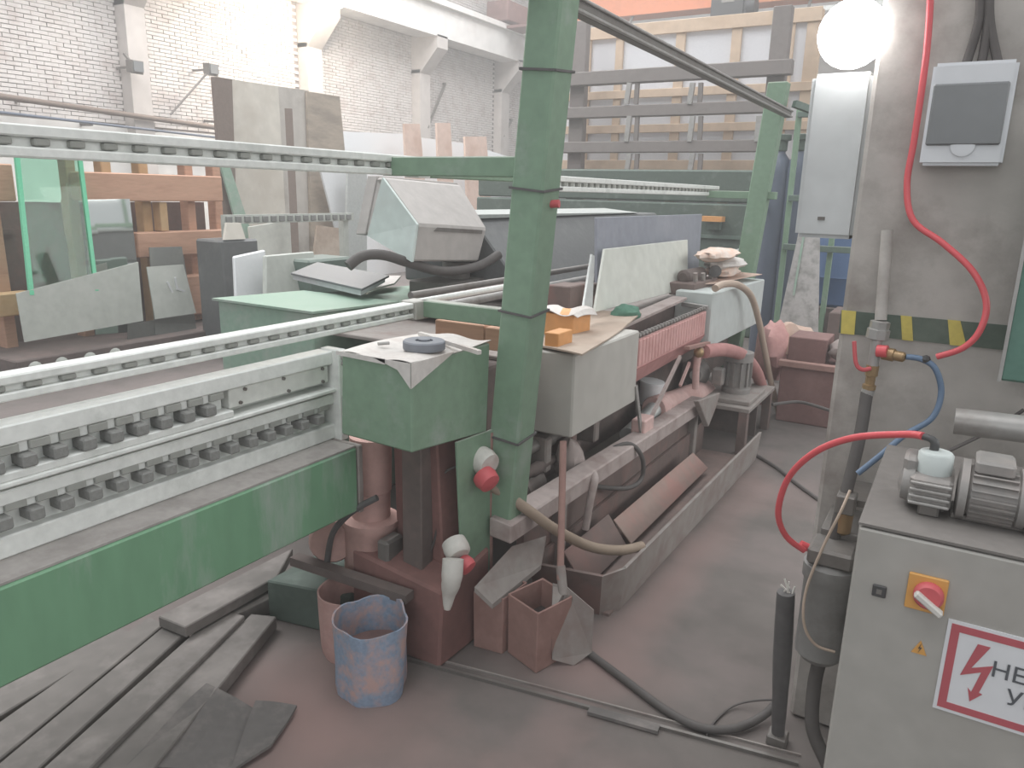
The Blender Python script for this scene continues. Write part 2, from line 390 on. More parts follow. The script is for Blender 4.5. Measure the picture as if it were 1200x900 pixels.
linkw = G().box(-.02, .02, -.014, .014, -.02, .02).mesh('spacer', 'rail_white', bev=.003)
for zc, y1, in ((1.052, 1.49), (.912, 1.93)):
    strip = part('track_chain', G().box(RX - .06, RX - .035, -.6, y1, zc - .05, zc + .035), 'rail_white', inf)
    k = 0
    while .67 + .0745 * k < y1 - .02:
        yy = .67 + .0745 * k
        place('pad', padm, strip, (RX - .01, yy, zc - .012))
        if yy + .037 < y1 - .02:
            place('link', slotm, strip, (RX - .02, yy + .037, zc + .021)); 
            place('spacer', linkw, strip, (RX - .03, yy, zc + .025))
        k += 1
# middle roller rail and upper rail
def pad_rail(parent, name, x, z0, z1, y0, y1, pitch, start, m='rail_white', slot=.3):
    zc = (z0 + z1) / 2; h = z1 - z0
    g = G().box(x - .05, x + .01, y0, y1, zc + h * .13, z1); g.box(x - .05, x + .01, y0, y1, z0, zc - h * .17); g.box(x - .047, x - .012, y0 + .004, y1 - .004, z0 + .004, z1 - .004)
    r = part(name, g, m, parent, .004)
    pm = G().box(-.01, .018, -pitch * .22, pitch * .22, -h * .13, h * .1).mesh('pad', 'dark_slot', bev=.003)
    k = 0
    while start + pitch * k < y1 - .02:
        place('pad', pm, r, (x - .012, start + pitch * k, zc)); k += 1
    return r
pad_rail(inf, 'middle_rail', -1.95, 1.18, 1.243, -.6, 2.47, .086, .7)
part('rail_end_block', G().box(-2.01, -1.93, 2.47, 2.56, 1.172, 1.25), 'grey_box', inf, .004)
part('rear_tube', G().cyl((-1.99, 2.5, 1.235), (-1.99, 3.7, 1.232), .014), 'rail_white', inf, smooth=True)
pad_rail(inf, 'upper_rail', -1.95, 1.752, 1.828, -.6, 2.5, .0865, .703)
part('rail_end_block', G().box(-2.01, -1.935, 2.5, 2.58, 1.746, 1.825), 'rail_white', inf, .004)
for z in (1.2, 1.77): part('rail_bracket', G().bar((-2.0, .2, z), (-2.2, .2, z), .05, .05), 'green', inf)
part('rail_upright', G().box(-2.26, -2.18, .16, .24, .55, 1.85), 'green', inf, .004)

# ================================================================== GRINDING MACHINE
mac = thing('grinding_machine', 'big green glass edge grinding machine with leaning posts in the middle', 'machine', (-1.7, 3.2, 0))
lean = .079
def post(y, x0, z0, z1, name, w_=.125):
    b = [(x0 + .0, y, z0), (x0 + w_, y, z0), (x0 + w_, y + .13, z0), (x0, y + .13, z0)]
    d = (z1 - z0) * lean
    return part(name, G().hexa(b, [(p[0] + d, p[1], z1) for p in b]), 'green', mac, .008)
p1 = post(2.3, -1.486, .41, 2.75, 'front_post'); p2 = post(6.43, -1.73, .2, 2.58, 'rear_post', .15)
for zz in (.805, 1.285, 1.715, 2.095):                 # cable ties round the front post
    xx = -1.486 + (zz - .41) * lean
    g = G()
    for a, b in (((-.004, -.004), (.129, -.004)), ((.129, -.004), (.129, .134)), ((.129, .134), (-.004, .134)), ((-.004, .134), (-.004, -.004))):
        s = lambda q: V((xx + q[0], 2.3 + q[1], zz + (-.012 if q[0] > .1 and q[1] < 0 else 0)))
        g.bar(s(a), s(b), .006, .008)
    part('cable_tie', g, 'rubber_black', p1)
# connectors from the rails
part('upper_connector', G().box(-2.0, -1.93, 2.58, 3.6, 1.748, 1.82), 'green', mac, .004)
part('upper_arm', G().box(-1.99, -1.3, 2.34, 2.41, 1.75, 1.82), 'green', mac, .004)
part('cross_bar', G().box(-1.95, -1.4, 2.52, 2.58, 1.18, 1.25), 'green', mac, .004)
pad_rail(mac, 'upper_rail', -1.95, 1.708, 1.79, 3.6, 6.75, .083, 3.65)
part('upper_connector', G().box(-2.0, -1.94, 6.75, 9.4, 1.69, 1.75), 'green', mac, .004)
part('rear_arm', G().box(-1.96, -1.4, 6.46, 6.54, 1.69, 1.75), 'green', mac, .004)
# tubes high up between the posts
part('top_channel', G().bar((-1.33, 2.0, 2.345), (-1.36, 6.42, 2.33), .05, .045), 'steel_dark', mac, .006)
for dx, dz in ((.03, .024), (.03, -.016)): part('channel_lip', G().bar((-1.33 + dx, 2.0, 2.345 + dz), (-1.36 + dx, 6.42, 2.33 + dz), .016, .012), 'steel', mac, .003)
part('top_arm', G().bar((-1.34, 6.5, 2.42), (-.95, 6.9, 2.28), .05, .05), 'green_dark', mac)
part('string', G().tube([at(650, 203, x=-1.35), at(652, 230, x=-1.33), at(650, 255, x=-1.33), at(649, 268, x=-1.33)], .003, 6), 'paper', mac)
part('push_button', G().cyl((-1.29, 2.37, 1.66), (-1.235, 2.38, 1.665), .014, 12), 'red', mac, smooth=True)
# head box
hb = part('head_box', G().hexa([(-1.76, 1.83, .88), (-1.452, 1.83, .872), (-1.452, 2.28, .825), (-1.76, 2.28, .86)],
                                 [(-1.745, 1.83, 1.165), (-1.45, 1.83, 1.165), (-1.45, 2.29, 1.165), (-1.745, 2.29, 1.165)]), 'green', mac, .006)
# pedestal and plinth
part('pedestal', G().hexa([(-1.86, 1.96, 0), (-1.44, 1.96, 0), (-1.43, 2.28, 0), (-1.86, 2.28, 0)], [(-1.86, 1.97, .36), (-1.44, 1.98, .30), (-1.43, 2.28, .36), (-1.86, 2.28, .42)]), 'redbrown', mac, .01)
part('pedestal_column', G().hexa([(-1.76, 2.12, .3), (-1.52, 2.1, .28), (-1.5, 2.34, .3), (-1.76, 2.34, .3)], [(-1.76, 2.1, .88), (-1.54, 2.08, .87), (-1.5, 2.34, .85), (-1.76, 2.34, .86)]), 'redbrown', mac, .006)
part('column_plate', G().box(-1.66, -1.57, 2.03, 2.1, .3, .86), 'brown_dark', mac, .004)
part('plinth', G().hexa([(-2.22, 1.86, 0), (-1.86, 1.93, 0), (-1.86, 2.3, 0), (-2.22, 2.25, 0)], [(-2.22, 1.86, .17), (-1.86, 1.95, .17), (-1.86, 2.3, .2), (-2.22, 2.25, .17)]), 'green_deep', mac, .006)
part('drain_rail', G().bar(at(345, 655, y=1.9), at(480, 700, y=1.93), .05, .035), 'brown_dark', mac)
# pink motor under the head
mt = part('motor', G().lathe((-1.86, 2.08, .23), (.02, 0, 1), [(.098, 0), (.105, .012), (.105, .19), (.112, .2), (.112, .225), (.075, .235), (.075, .34), (.08, .345), (.08, .56)], 24), 'motor_pink', mac, smooth=True)
part('terminal_cover', G().box(-1.755, -1.70, 1.99, 2.09, .3, .42), 'steel_dark', mt, .01)
g = G().lathe((-2.1, 2.12, .34), (.3, -.32, .06), [(.06, 0), (.085, .015), (.09, .05), (.09, .2), (.08, .22), (.04, .225)], 22)
part('side_motor', g, 'motor_pink', mac, smooth=True)
part('motor_strap', G().tube([at(442, 583, y=1.96), at(412, 600, y=1.92), at(390, 625, y=1.92), at(383, 662, y=1.94)], .012, 8), 'rubber_black', mac, smooth=True)
part('round_housing', G().lathe((-1.92, 2.2, .30), (.5, -.9, .1), [(.06, 0), (.08, .02), (.08, .12), (.05, .14)], 20), 'motor_pink', mac, smooth=True)
# socket panel with two industrial plugs
sp = part('socket_panel', G().hexa([(-1.46, 2.13, .22), (-1.45, 2.13, .22), (-1.44, 2.32, .22), (-1.45, 2.32, .22)], [(-1.46, 2.08, .84), (-1.45, 2.08, .84), (-1.44, 2.32, .83), (-1.45, 2.32, .83)]), 'green', mac, .002)
part('edge_pipe', G().cyl((-1.45, 2.31, .2), (-1.45, 2.30, .82), .014), 'box_clay', mac, smooth=True)
g = G().lathe((-1.455, 2.235, .735), (1, -.25, -.25), [(.05, 0), (.052, .03), (.045, .06)], 18)
part('plug_socket', g, 'plug_white', sp, smooth=True)
part('socket_cap', G().lathe((-1.42, 2.205, .685), (1, -.3, -.5), [(.042, 0), (.046, .02), (.04, .05), (.015, .058)], 18), 'red', sp, smooth=True, label='red socket cap')
pa, pb, pc, pd = at(533, 645, x=-1.43), at(546, 662, x=-1.39), at(531, 655, x=-1.395), at(524, 714, x=-1.40)
part('plug_socket', G().lathe(pa + V((-.02, .02, .02)), (.7, -.4, -.5), [(.045, 0), (.048, .03), (.046, .05), (.036, .06)], 18), 'plug_white', sp, smooth=True)
part('socket_cap', G().lathe(pb, (.8, -.1, -.4), [(.03, -.025), (.034, .0), (.03, .02), (.012, .025)], 16), 'red', sp, smooth=True, label='red socket cap')
part('plug', G().tube([pc, pc.lerp(pd, .35) + V((.01, -.01, 0)), pc.lerp(pd, .7), pd], [.038, .038, .038, .038, .038, .038, .036, .034, .034, .032, .03, .027, .024, .022, .02, .018, .016, .013, .012], 16), 'plug_white', sp, smooth=True)
part('panel_cable', G().tube([at(540, 545, y=2.15), at(520, 555, y=2.12), at(508, 585, y=2.1), at(512, 620, y=2.1), at(500, 660, y=2.08), at(495, 690, y=2.06)], .005, 6), 'cable', mac, smooth=True)
# grey boxes
part('control_box', G().box(-1.625, -1.402, 2.9, 3.66, .638, 1.02), 'grey_box', mac, .008)
fb = part('control_box', G().hexa([(-1.66, 4.95, .72), (-1.4, 4.95, .715), (-1.4, 6.38, .70), (-1.66, 6.38, .70)], [(-1.66, 4.95, 1.085), (-1.4, 4.95, 1.085), (-1.4, 6.4, 1.055), (-1.66, 6.4, 1.055)]), 'grey_box_blue', mac, .008)
# spindle guard between them
sg = part('spindle_guard', G().prism([(-1.45, 3.72, .79), (-1.43, 3.72, .79), (-1.43, 3.72, .955), (-1.45, 3.72, .955)], (0, 1.2, .012)), 'pink', mac)
part('guard_apron', G().hexa([(-1.5, 3.72, .70), (-1.47, 3.72, .70), (-1.47, 4.9, .725), (-1.5, 4.9, .725)], [(-1.46, 3.72, .80), (-1.425, 3.72, .80), (-1.425, 4.92, .81), (-1.46, 4.92, .81)]), 'pink_dark', mac)
fin = G().box(-.004, .006, -.02, .02, -.07, .07).mesh('fin', 'pink', bev=.003)
knob = G().ball((0, 0, 0), .017, 8).mesh('knob', 'steel_dark')
for k in range(24):
    yy = 3.75 + k * .049
    place('fin', fin, sg, (-1.428, yy, .882 + (yy - 3.7) * .01)); place('knob', knob, sg, (-1.44, yy, .975 + (yy - 3.7) * .01))
part('guard_back', G().box(-1.72, -1.70, 3.66, 4.95, .6, 1.0), 'brown_dark', mac)
part('guard_floor', G().box(-1.72, -1.5, 3.66, 4.95, .70, .72), 'brown_dark', mac)
part('guard_lid', G().hexa([(-1.62, 3.66, 1.0), (-1.52, 3.66, 1.0), (-1.56, 4.9, 1.03), (-1.66, 4.9, 1.03)], [(-1.62, 3.66, 1.02), (-1.52, 3.66, 1.02), (-1.56, 4.9, 1.05), (-1.66, 4.9, 1.05)]), 'dusty_frame', mac, .003)
part('lid_hinge', G().bar((-1.6, 4.92, 1.0), (-1.42, 4.92, .99), .03, .03), 'steel', mac, .004)
# bed under the boxes
part('bed', G().box(-2.1, -1.66, 2.6, 6.6, .3, .98), 'brown_dark', mac, .01)
part('bed_top', G().box(-2.7, -1.66, 2.75, 7.0, .98, 1.0), 'dusty_grey', mac, .004)
for k, (x_, y0, y1, z_, r_) in enumerate(((-1.60, 2.55, 3.6, .56, .03), (-1.56, 2.5, 3.3, .47, .022), (-1.6, 2.62, 2.95, .38, .06))):
    part('drive_shaft', G().lathe((x_, y0, z_), (0, 1, 0), [(r_ * .7, 0), (r_, .02), (r_, (y1 - y0) * .4), (r_ * 1.4, (y1 - y0) * .42), (r_ * 1.4, (y1 - y0) * .5), (r_, (y1 - y0) * .52), (r_, y1 - y0)], 14), ('steel_dark', 'brown_dark', 'dusty_grey')[k], mac, smooth=True)
for k in range(4): part('bearing_block', G().box(-1.66, -1.54, 2.66 + k * .27, 2.72 + k * .27, .43, .6), 'dusty_grey' if k % 2 else 'brown', mac, .008)
part('frame_rail', G().hexa([(-1.43, 2.27, .41), (-1.33, 2.27, .40), (-1.33, 4.75, .34), (-1.43, 4.75, .34)], [(-1.43, 2.27, .49), (-1.33, 2.27, .48), (-1.33, 4.75, .425), (-1.43, 4.75, .425)]), 'dusty_frame', mac, .006)
g = G().prism([at(556, 688, x=-1.35), at(577, 708, x=-1.3), at(634, 662, x=-1.3), at(640, 628, x=-1.33), at(600, 640, x=-1.36)], (0, 0, -.02))
part('frame_foot_plate', g, 'dusty_grey', mac)
for yy in (2.75, 4.65): part('leg', G().box(-1.42, -1.36, yy, yy + .06, 0, .41), 'dusty_grey', mac, .004)
part('leg_plate', G().box(-1.44, -1.405, 2.5, 4.7, .16, .4), 'brown', mac, .004)
part('brace', G().bar(at(745, 452, x=-1.4), at(752, 512, x=-1.38), .012, .02), 'steel', mac)
part('brace', G().bar(at(797, 418, x=-1.4), at(754, 508, x=-1.38), .016, .024), 'dusty_frame', mac)
part('brace', G().bar(at(808, 425, x=-1.42), at(797, 452, x=-1.42), .016, .016), 'pink_pale', mac)
# drain duct, tap
g = G()
A = at(766, 480, x=-1.5); B = at(828, 458, x=-1.5); n = 9
prof = [(.075, 0)]
L = (B - A).length
for k in range(n): prof += [(.082, L * (k + .2) / n * .5), (.075, L * (k + .8) / n * .5)]
prof += [(.086, L * .55), (.086, L * .95), (.04, L)]
part('drain_duct', G().lathe(A, B - A, prof, 18), 'pink_pale', mac, smooth=True)
part('duct_block', G().box(-1.44, -1.36, 3.72, 3.86, .43, .52), 'pink_pale', mac, .006)
part('duct_tail', G().tube([A, A + V((0, -.15, -.03)), A + V((0, -.4, -.06))], .05, 14), 'tin_grey', mac, smooth=True)
tp = part('tap', G().tube([at(815, 455, x=-1.38), at(816, 430, x=-1.38), at(820, 412, x=-1.38), at(830, 405, x=-1.38)], .022, 10), 'pink_pale', mac, smooth=True)
part('tap_handle', G().bar(at(805, 408, x=-1.37), at(830, 402, x=-1.37), .03, .02), 'box_clay', tp)
part('tap_valve', G().ball(at(819, 413, x=-1.37), .035, 10), 'brass', tp, smooth=True)
# big red hose to the right
part('suction_hose', G().tube([at(825, 412, x=-1.36), at(850, 410, x=-1.3), at(872, 418, x=-1.25), at(888, 440, x=-1.22), at(896, 470, x=-1.2)], .045, 14), 'pink_dark', mac, smooth=True)
# dark hood behind the post
hd = part('hood', G().hexa([(-3.3, 4.1, 1.1), (-2.35, 4.1, 1.1), (-2.35, 7.4, 1.1), (-3.3, 7.4, 1.1)], [(-3.3, 4.1, 1.53), (-2.75, 4.1, 1.53), (-2.75, 7.4, 1.53), (-3.3, 7.4, 1.53)]), 'hood_dark', mac, .01)
part('hood_rim', G().hexa([(-3.32, 4.08, 1.53), (-2.72, 4.08, 1.53), (-2.74, 6.9, 1.535), (-3.32, 7.42, 1.53)], [(-3.32, 4.08, 1.56), (-2.72, 4.08, 1.555), (-2.74, 6.9, 1.54), (-3.32, 7.42, 1.56)]), 'hood_edge', mac)
for k, (xx, zz) in enumerate(((-2.3, 1.2), (-2.25, 1.13), (-2.1, 1.05))):
    part('slide_bar', G().cyl((xx, 2.9 + .2 * k, zz), (xx, 6.9, zz), .018 + .004 * k), 'steel_dark' if k != 1 else 'steel', mac, smooth=True)
part('gear_block', G().box(-2.0, -1.86, 3.75, 3.95, 1.0, 1.2), 'brown', mac, .006)
part('gear_block', G().box(-1.98, -1.85, 4.0, 4.12, 1.0, 1.19), 'brown_dark', mac, .006)

# ---------------------------------------------------------------- console and green cabinet behind
con = thing('operator_console', 'grey monitor console with sloping back, seen from behind', 'console', (-2.9, 3.9, 1.0))
def cp(u, v, y): return at(u, v, y=y)
fx0, fx1 = 3.55, 4.0
# body: pale left side facing the camera and a grey tapering back
x = -2.95
A1 = at(441, 210, x=x); A2 = at(427, 272, x=x); A3 = at(484, 307, x=x - .0); A4 = at(489, 262, x=x); A5 = at(455, 212, x=x)
back = V((0, .55, 0))
B1 = at(552, 213, x=x + .05); B2 = at(571, 268, x=x + .05); B3 = at(563, 306, x=x + .05)
# side plate (pale) polygon and rear shell built as a closed solid
top_l = at(450, 208, x=-2.9); top_r = at(540, 217, x=-2.9)
low_l = at(490, 263, x=-2.6); low_r = at(571, 268, x=-2.6)
bot_l = at(484, 307, x=-2.6); bot_r = at(560, 307, x=-2.6)
fr_tl = at(441, 208, x=-3.05); fr_bl = at(427, 273, x=-3.05); fr_tr = at(532, 216, x=-3.05); fr_br = at(545, 290, x=-3.05)
g = G().poly([top_l, low_l, bot_l, fr_bl, fr_tl, top_r, low_r, bot_r, fr_br, fr_tr],
             [(0, 1, 2, 3, 4), (9, 8, 7, 6, 5), (0, 5, 6, 1), (1, 6, 7, 2), (2, 7, 8, 3), (3, 8, 9, 4), (4, 9, 5, 0)])
part('housing', g, 'console', con, .012)
q = .004
sv = (low_l - bot_l).cross(top_l - low_l); 
side = [top_l.lerp(fr_tl, .35), low_l.lerp(fr_bl, .02), bot_l.lerp(fr_bl, .03), fr_bl.lerp(bot_l, .12), fr_bl.lerp(top_l, .5)]
out = V((-.25, -1, 0)).normalized() * .012
part('side_panel', G().prism([top_l + out, low_l + out * .8, bot_l + out * .8, fr_bl.lerp(bot_l, .1) + out], -out * 1.2), 'console_pale', con, label='pale side panel')
part('bezel', G().hexa([fr_bl + V((-.06, -.01, -.01)), fr_bl + V((.02, -.015, -.005)), fr_br + V((.02, .015, 0)), fr_br + V((-.06, .015, 0))],
                        [fr_tl + V((-.06, -.01, .01)), fr_tl + V((.02, -.015, .01)), fr_tr + V((.02, .015, .01)), fr_tr + V((-.06, .015, .01))]), 'console', con, .004)
part('vent_strip', G().prism([low_l.lerp(low_r, .25) + V((.004, -.002, -.01)), low_l.lerp(low_r, .92) + V((.004, -.002, -.01)), low_l.lerp(low_r, .92).lerp(bot_r, .16) + V((.004, -.002, 0)), low_l.lerp(low_r, .25).lerp(bot_l, .16) + V((.004, -.002, 0))], (-.01, .005, 0)), 'steel_dark', con)
part('foot', G().box(-2.95, -2.65, 3.7, 4.2, 1.05, 1.16), 'steel_dark', con, .01)
part('swivel', G().cyl((-2.8, 4.0, 1.1), (-2.8, 4.0, 1.26), .09), 'steel_dark', con, smooth=True)

gc = thing('green_cabinet', 'pale green machine cabinet below the grey console', 'cabinet', (-2.9, 3.1, 0))
c0 = at(265, 342, x=-3.35); c1 = at(371, 365, x=-2.75)
part('body', G().hexa([(-3.42, 2.66, 0), (-2.72, 2.66, 0), (-2.72, 4.3, 0), (-3.42, 4.3, 0)], [(-3.42, 2.66, 1.1), (-2.72, 2.66, 1.1), (-2.72, 4.3, 1.03), (-3.42, 4.3, 1.03)]), 'green_pale', gc, .008)
part('top_plate', G().hexa([(-3.44, 2.64, 1.1), (-2.70, 2.64, 1.1), (-2.70, 3.3, 1.08), (-3.44, 3.3, 1.08)], [(-3.44, 2.64, 1.112), (-2.70, 2.64, 1.112), (-2.70, 3.3, 1.09), (-3.44, 3.3, 1.09)]), 'green_pale', gc)
part('edge_strip', G().box(-2.7, -2.62, 2.75, 4.3, 1.0, 1.03), 'dusty_grey', gc, .004)
bd_ = thing('folder', 'grey folder with a bright edge lying on the green cabinet', 'folder', (-3.0, 3.1, 1.115))
a, b, c, d = at(341, 322, z=1.15), at(424, 341, z=1.15), at(456, 325, z=1.17), at(372, 309, z=1.17)
part('cover', G().prism([a, b, c, d], (0, 0, .012)), 'binder', bd_)
part('pages', G().prism([a.lerp(c, .02) - V((0, 0, .03)), b.lerp(d, .02) - V((0, 0, .03)), c.lerp(a, .04) - V((0, 0, .03)), d.lerp(b, .04) - V((0, 0, .03))], (0, 0, .029)), 'binder_edge', bd_)
a, b, c, d = at(425, 343, z=1.09), at(462, 334, z=1.09), at(470, 325, z=1.1), at(440, 325, z=1.1)
solo('papers', G().prism([a, b, c, d], (0, 0, .012)), 'paper', 'loose papers beside the grey folder, below the console', 'papers')
g = G().tube([at(408, 312, x=-2.75), at(425, 300, x=-2.72), at(450, 299, x=-2.7), at(480, 308, x=-2.66), at(520, 318, x=-2.6), at(560, 312, x=-2.55), at(585, 298, x=-2.5)], .028, 10)
solo('console_hose', g, 'hose_dark', 'thick dark hose curving under the grey console', 'hose', smooth=True)
solo('flat_block', G().box(-2.62, -2.4, 3.25, 3.62, 1.03, 1.1), 'dusty_frame', 'low grey block under the console beside the hose', 'block', .006)
solo('roller', G().lathe((-2.45, 3.45, 1.13), (0, 1, 0), [(.035, 0), (.035, .1), (.045, .1), (.045, .16), (.03, .17), (.03, .9)], 16), 'dusty_frame', 'dusty horizontal roller shaft below the console', 'roller', smooth=True)

# ---------------------------------------------------------------- things lying on the machine
# paper with torn front edge on the head box, disc
def pap(u, v):
    x = -1.75 + u * .3; y = 1.825 + v * .47; z = 1.172 + .006 * math.sin(9 * u + 4 * v)
    return V((x, y, z))
g = G().sheet(pap, 14, 14, .002)
tri = []
for k in range(15):
    u = k / 14
solo('paper_sheet', g, 'paper', 'dusty paper sheet draped over the green head box', 'paper').data
flap = G()
# flap hanging over the near corner, two triangular faces folded down
flap.prism([(-1.60, 1.822, 1.172), (-1.448, 1.822, 1.172), (-1.448, 1.822, 1.09), (-1.50, 1.822, 1.145)], (0, -.002, 0))
flap.prism([(-1.447, 1.823, 1.172), (-1.447, 2.06, 1.172), (-1.447, 2.0, 1.15), (-1.447, 1.823, 1.09)], (.002, 0, 0))
flap.prism([(-1.76, 1.822, 1.174), (-1.55, 1.822, 1.174), (-1.55, 1.822, 1.155), (-1.76, 1.822, 1.16)], (0, -.002, 0))
pp = bpy.data.objects['paper_sheet']; part('torn_flap', flap, 'paper', pp)
ds = thing('grinding_disc', 'grey round grinding disc lying on the paper', 'disc', (-1.62, 2.05, 1.18))
dc = at(497, 403, z=1.195)
part('rim', G().lathe((dc.x, dc.y, 1.178), (0, 0, 1), [(.07, 0), (.072, .004), (.072, .026), (.068, .03), (.03, .03), (.03, .024), (.012, .024)], 32), 'disc_grey', ds, smooth=True)
part('hub', G().lathe((dc.x, dc.y, 1.2), (0, 0, 1), [(.02, 0), (.02, .012), (.008, .014)], 16), 'disc_grey', ds, smooth=True)
solo('stick', G().bar(at(492, 391, z=1.19), at(562, 413, z=1.185), .016, .014), 'paper', 'pale thin stick beside the grinding disc', 'stick')
solo('small_bolt', G().cyl(at(443, 403, z=1.185), at(456, 402, z=1.185), .006, 8), 'steel', 'small shiny bolt on paper left of the disc', 'bolt')
# orange boxes
bx = thing('orange_box', 'orange box under a torn paper, right of the front post', 'box', (-1.6, 2.95, 1.02))
a = at(632, 375, y=3.25); b = at(672, 365, y=3.25)
part('carton', G().hexa([(a.x, 3.25, 1.02), (b.x, 3.25, 1.02), (b.x, 3.45, 1.02), (a.x, 3.45, 1.02)], [(a.x, 3.25, 1.13), (b.x, 3.25, 1.13), (b.x, 3.45, 1.13), (a.x, 3.45, 1.13)]), 'orange_box', bx, .004)
def f(u, v): return V((a.x - .01 + u * (b.x - a.x + .04), 3.235 + v * .23, 1.138 + .012 * math.sin(7 * u + 3 * v) - .02 * (u > .9)))
part('paper_cover', G().sheet(f, 10, 8, .003), 'paper', bx)
a2 = at(625, 408, y=2.82); b2 = at(640, 383, y=2.82)
solo('orange_box', G().box(a2.x, b2.x + .01, 2.92, 3.06, 1.035, 1.1), 'orange_box', 'small orange box half hidden beside front post', 'box', .003)
a3 = at(494, 405, y=2.6); b3 = at(590, 405, y=2.6)
solo('orange_box', G().box(-1.93, -1.68, 2.60, 2.72, 1.06, 1.16), 'wood_orange', 'long orange box below green cross bar, left one', 'box', .004)
solo('orange_box', G().box(-1.675, -1.5, 2.60, 2.72, 1.06, 1.155), 'wood_orange', 'brownish orange box beside green post, under cross bar', 'box', .004)
# board on the near grey box
a, b, c, d = at(625, 405, z=1.03), at(682, 418, z=1.03), at(752, 366, z=1.05), at(690, 362, z=1.05)
def f(u, v):
    p = a.lerp(b, u).lerp(d.lerp(c, u), v); p.z = 1.036 + .02 * max(0, v - .6) + .006 * math.sin(6 * v + 2 * u); return p
solo('board', G().sheet(f, 8, 10, .008), 'wood_board', 'curled dusty hardboard sheet lying on the near grey box', 'board')
solo('green_rag', G().ball(at(733, 362, x=-1.62) - V((0, 0, .03)), .085, 16, (1, 1.1, .62), .35, 3), 'green_rag', 'dark green crumpled rag on the near grey box', 'rag', smooth=True)
# sheets standing on the machine
a, b, c, d = at(697, 366, x=-1.72), at(806, 338, x=-1.72), at(806, 281, x=-1.80), at(709, 292, x=-1.80)
solo('cream_sheet', G().prism([a, b, c, d], (-.015, 0, 0)), 'cream', 'cream board standing upright on the machine, in front of slate panel', 'board', .002)
a, b, c, d = at(700, 340, x=-1.86), at(818, 325, x=-1.86), at(823, 251, x=-1.92), at(700, 255, x=-1.92)
solo('slate_board', G().prism([a, b, c, d], (-.02, 0, 0)), 'slate_blue', 'slate blue panel standing upright behind the cream board', 'panel', .002)
solo('glass_strip', G().prism([at(683, 366, x=-1.68), at(694, 366, x=-1.68), at(697, 300, x=-1.76), at(694, 298, x=-1.76)], (-.012, 0, 0)), 'tin_grey', 'narrow pale strip standing left of the cream board', 'strip')
# clutter on the far box: pale cloths, tools
fbz = 1.09
c1 = at(838, 300, x=-1.6)
for k, (u, v, sx, sy, sz, m_, lab) in enumerate(((835, 299, .13, .3, .05, 'cloth_pale', 'pale peach folded cloth on top of the stack beside rear post'), (845, 309, .13, .34, .045, 'paper', 'white folded cloth in the stack beside rear post, second layer'), (843, 318, .12, .25, .05, 'cloth_pale', 'lowest cream cloth of the stack on the far grey box'))):
    p = at(u, v, x=-1.6)
    g = G().ball((p.x, p.y + .1, p.z), 1, 18, (sx, sy, sz), .35, k * 5)
    solo('folded_cloth', g, m_, lab, 'cloth', smooth=True, group='cloths on the far grey box')
solo('plank_piece', G().bar(at(842, 303, x=-1.7), at(876, 290, x=-1.7), .05, .02), 'tin_grey', 'pale metal strip leaning behind the cloth stack', 'strip')
solo('plank_piece', G().bar(at(846, 312, x=-1.75), at(880, 297, x=-1.75), .04, .02), 'steel', 'grey metal strip under the pale strip behind cloths', 'strip')
pt = thing('spindle_motor', 'small dark dusty motor on the machine beside the cream board', 'motor', at(812, 325, x=-1.66))
p = at(800, 325, x=-1.68)
part('body', G().lathe(p, (0.05, 1, .0), [(.03, 0), (.05, .02), (.05, .35), (.03, .38)], 14), 'brown_dark', pt, smooth=True)
part('handwheel', G().lathe(at(838, 318, x=-1.55), (.3, -1, .1), [(.01, -.02), (.045, 0), (.045, .02), (.01, .03)], 14), 'rubber_black', pt, smooth=True)
part('base', G().box(p.x - .06, p.x + .12, p.y - .1, p.y + .45, 1.04, p.z - .03), 'brown', pt, .005)
for du in (0, 1, 2): part('stud', G().cyl(at(815 + 9 * du, 330, x=-1.58), at(815 + 9 * du, 320, x=-1.58), .016, 8), 'dusty_grey', pt)
solo('top_sheet', G().prism([at(800, 334, z=1.1), at(835, 333, z=1.1), at(893, 322, z=1.1), at(850, 318, z=1.1)], (0, 0, .006)), 'wood_pink', 'dusty thin sheet lying on the far grey box', 'sheet')
h = G().tube([at(838, 338, x=-1.38), at(848, 333, x=-1.37), at(865, 334, x=-1.35), at(880, 347, x=-1.32), at(889, 375, x=-1.28), at(896, 410, x=-1.24), at(905, 455, x=-1.18), at(917, 495, x=-1.1), at(932, 525, x=-.95), at(945, 540, x=-.8), at(962, 545, x=-.66)], .024, 12)
solo('tan_hose', h, 'hose_tan', 'tan hose arching from the far grey box to the floor', 'hose', smooth=True)

for k, (u, v, w_, lab, m_) in enumerate(((690, 322, .09, 'dark brown gear cover on the machine left of the slate board', 'brown'), (655, 348, .05, 'small grey crumpled scrap behind the orange box', 'dusty_frame'))):
    p = at(u, v, x=-1.9); solo('gear_cover' if k == 0 else 'crumpled_scrap', G().ball((p.x, p.y, 1.0 + w_ * .75), w_, 14, (1, 1.2, .8), .3, k), m_, lab, 'cover' if k == 0 else 'scrap', smooth=True)
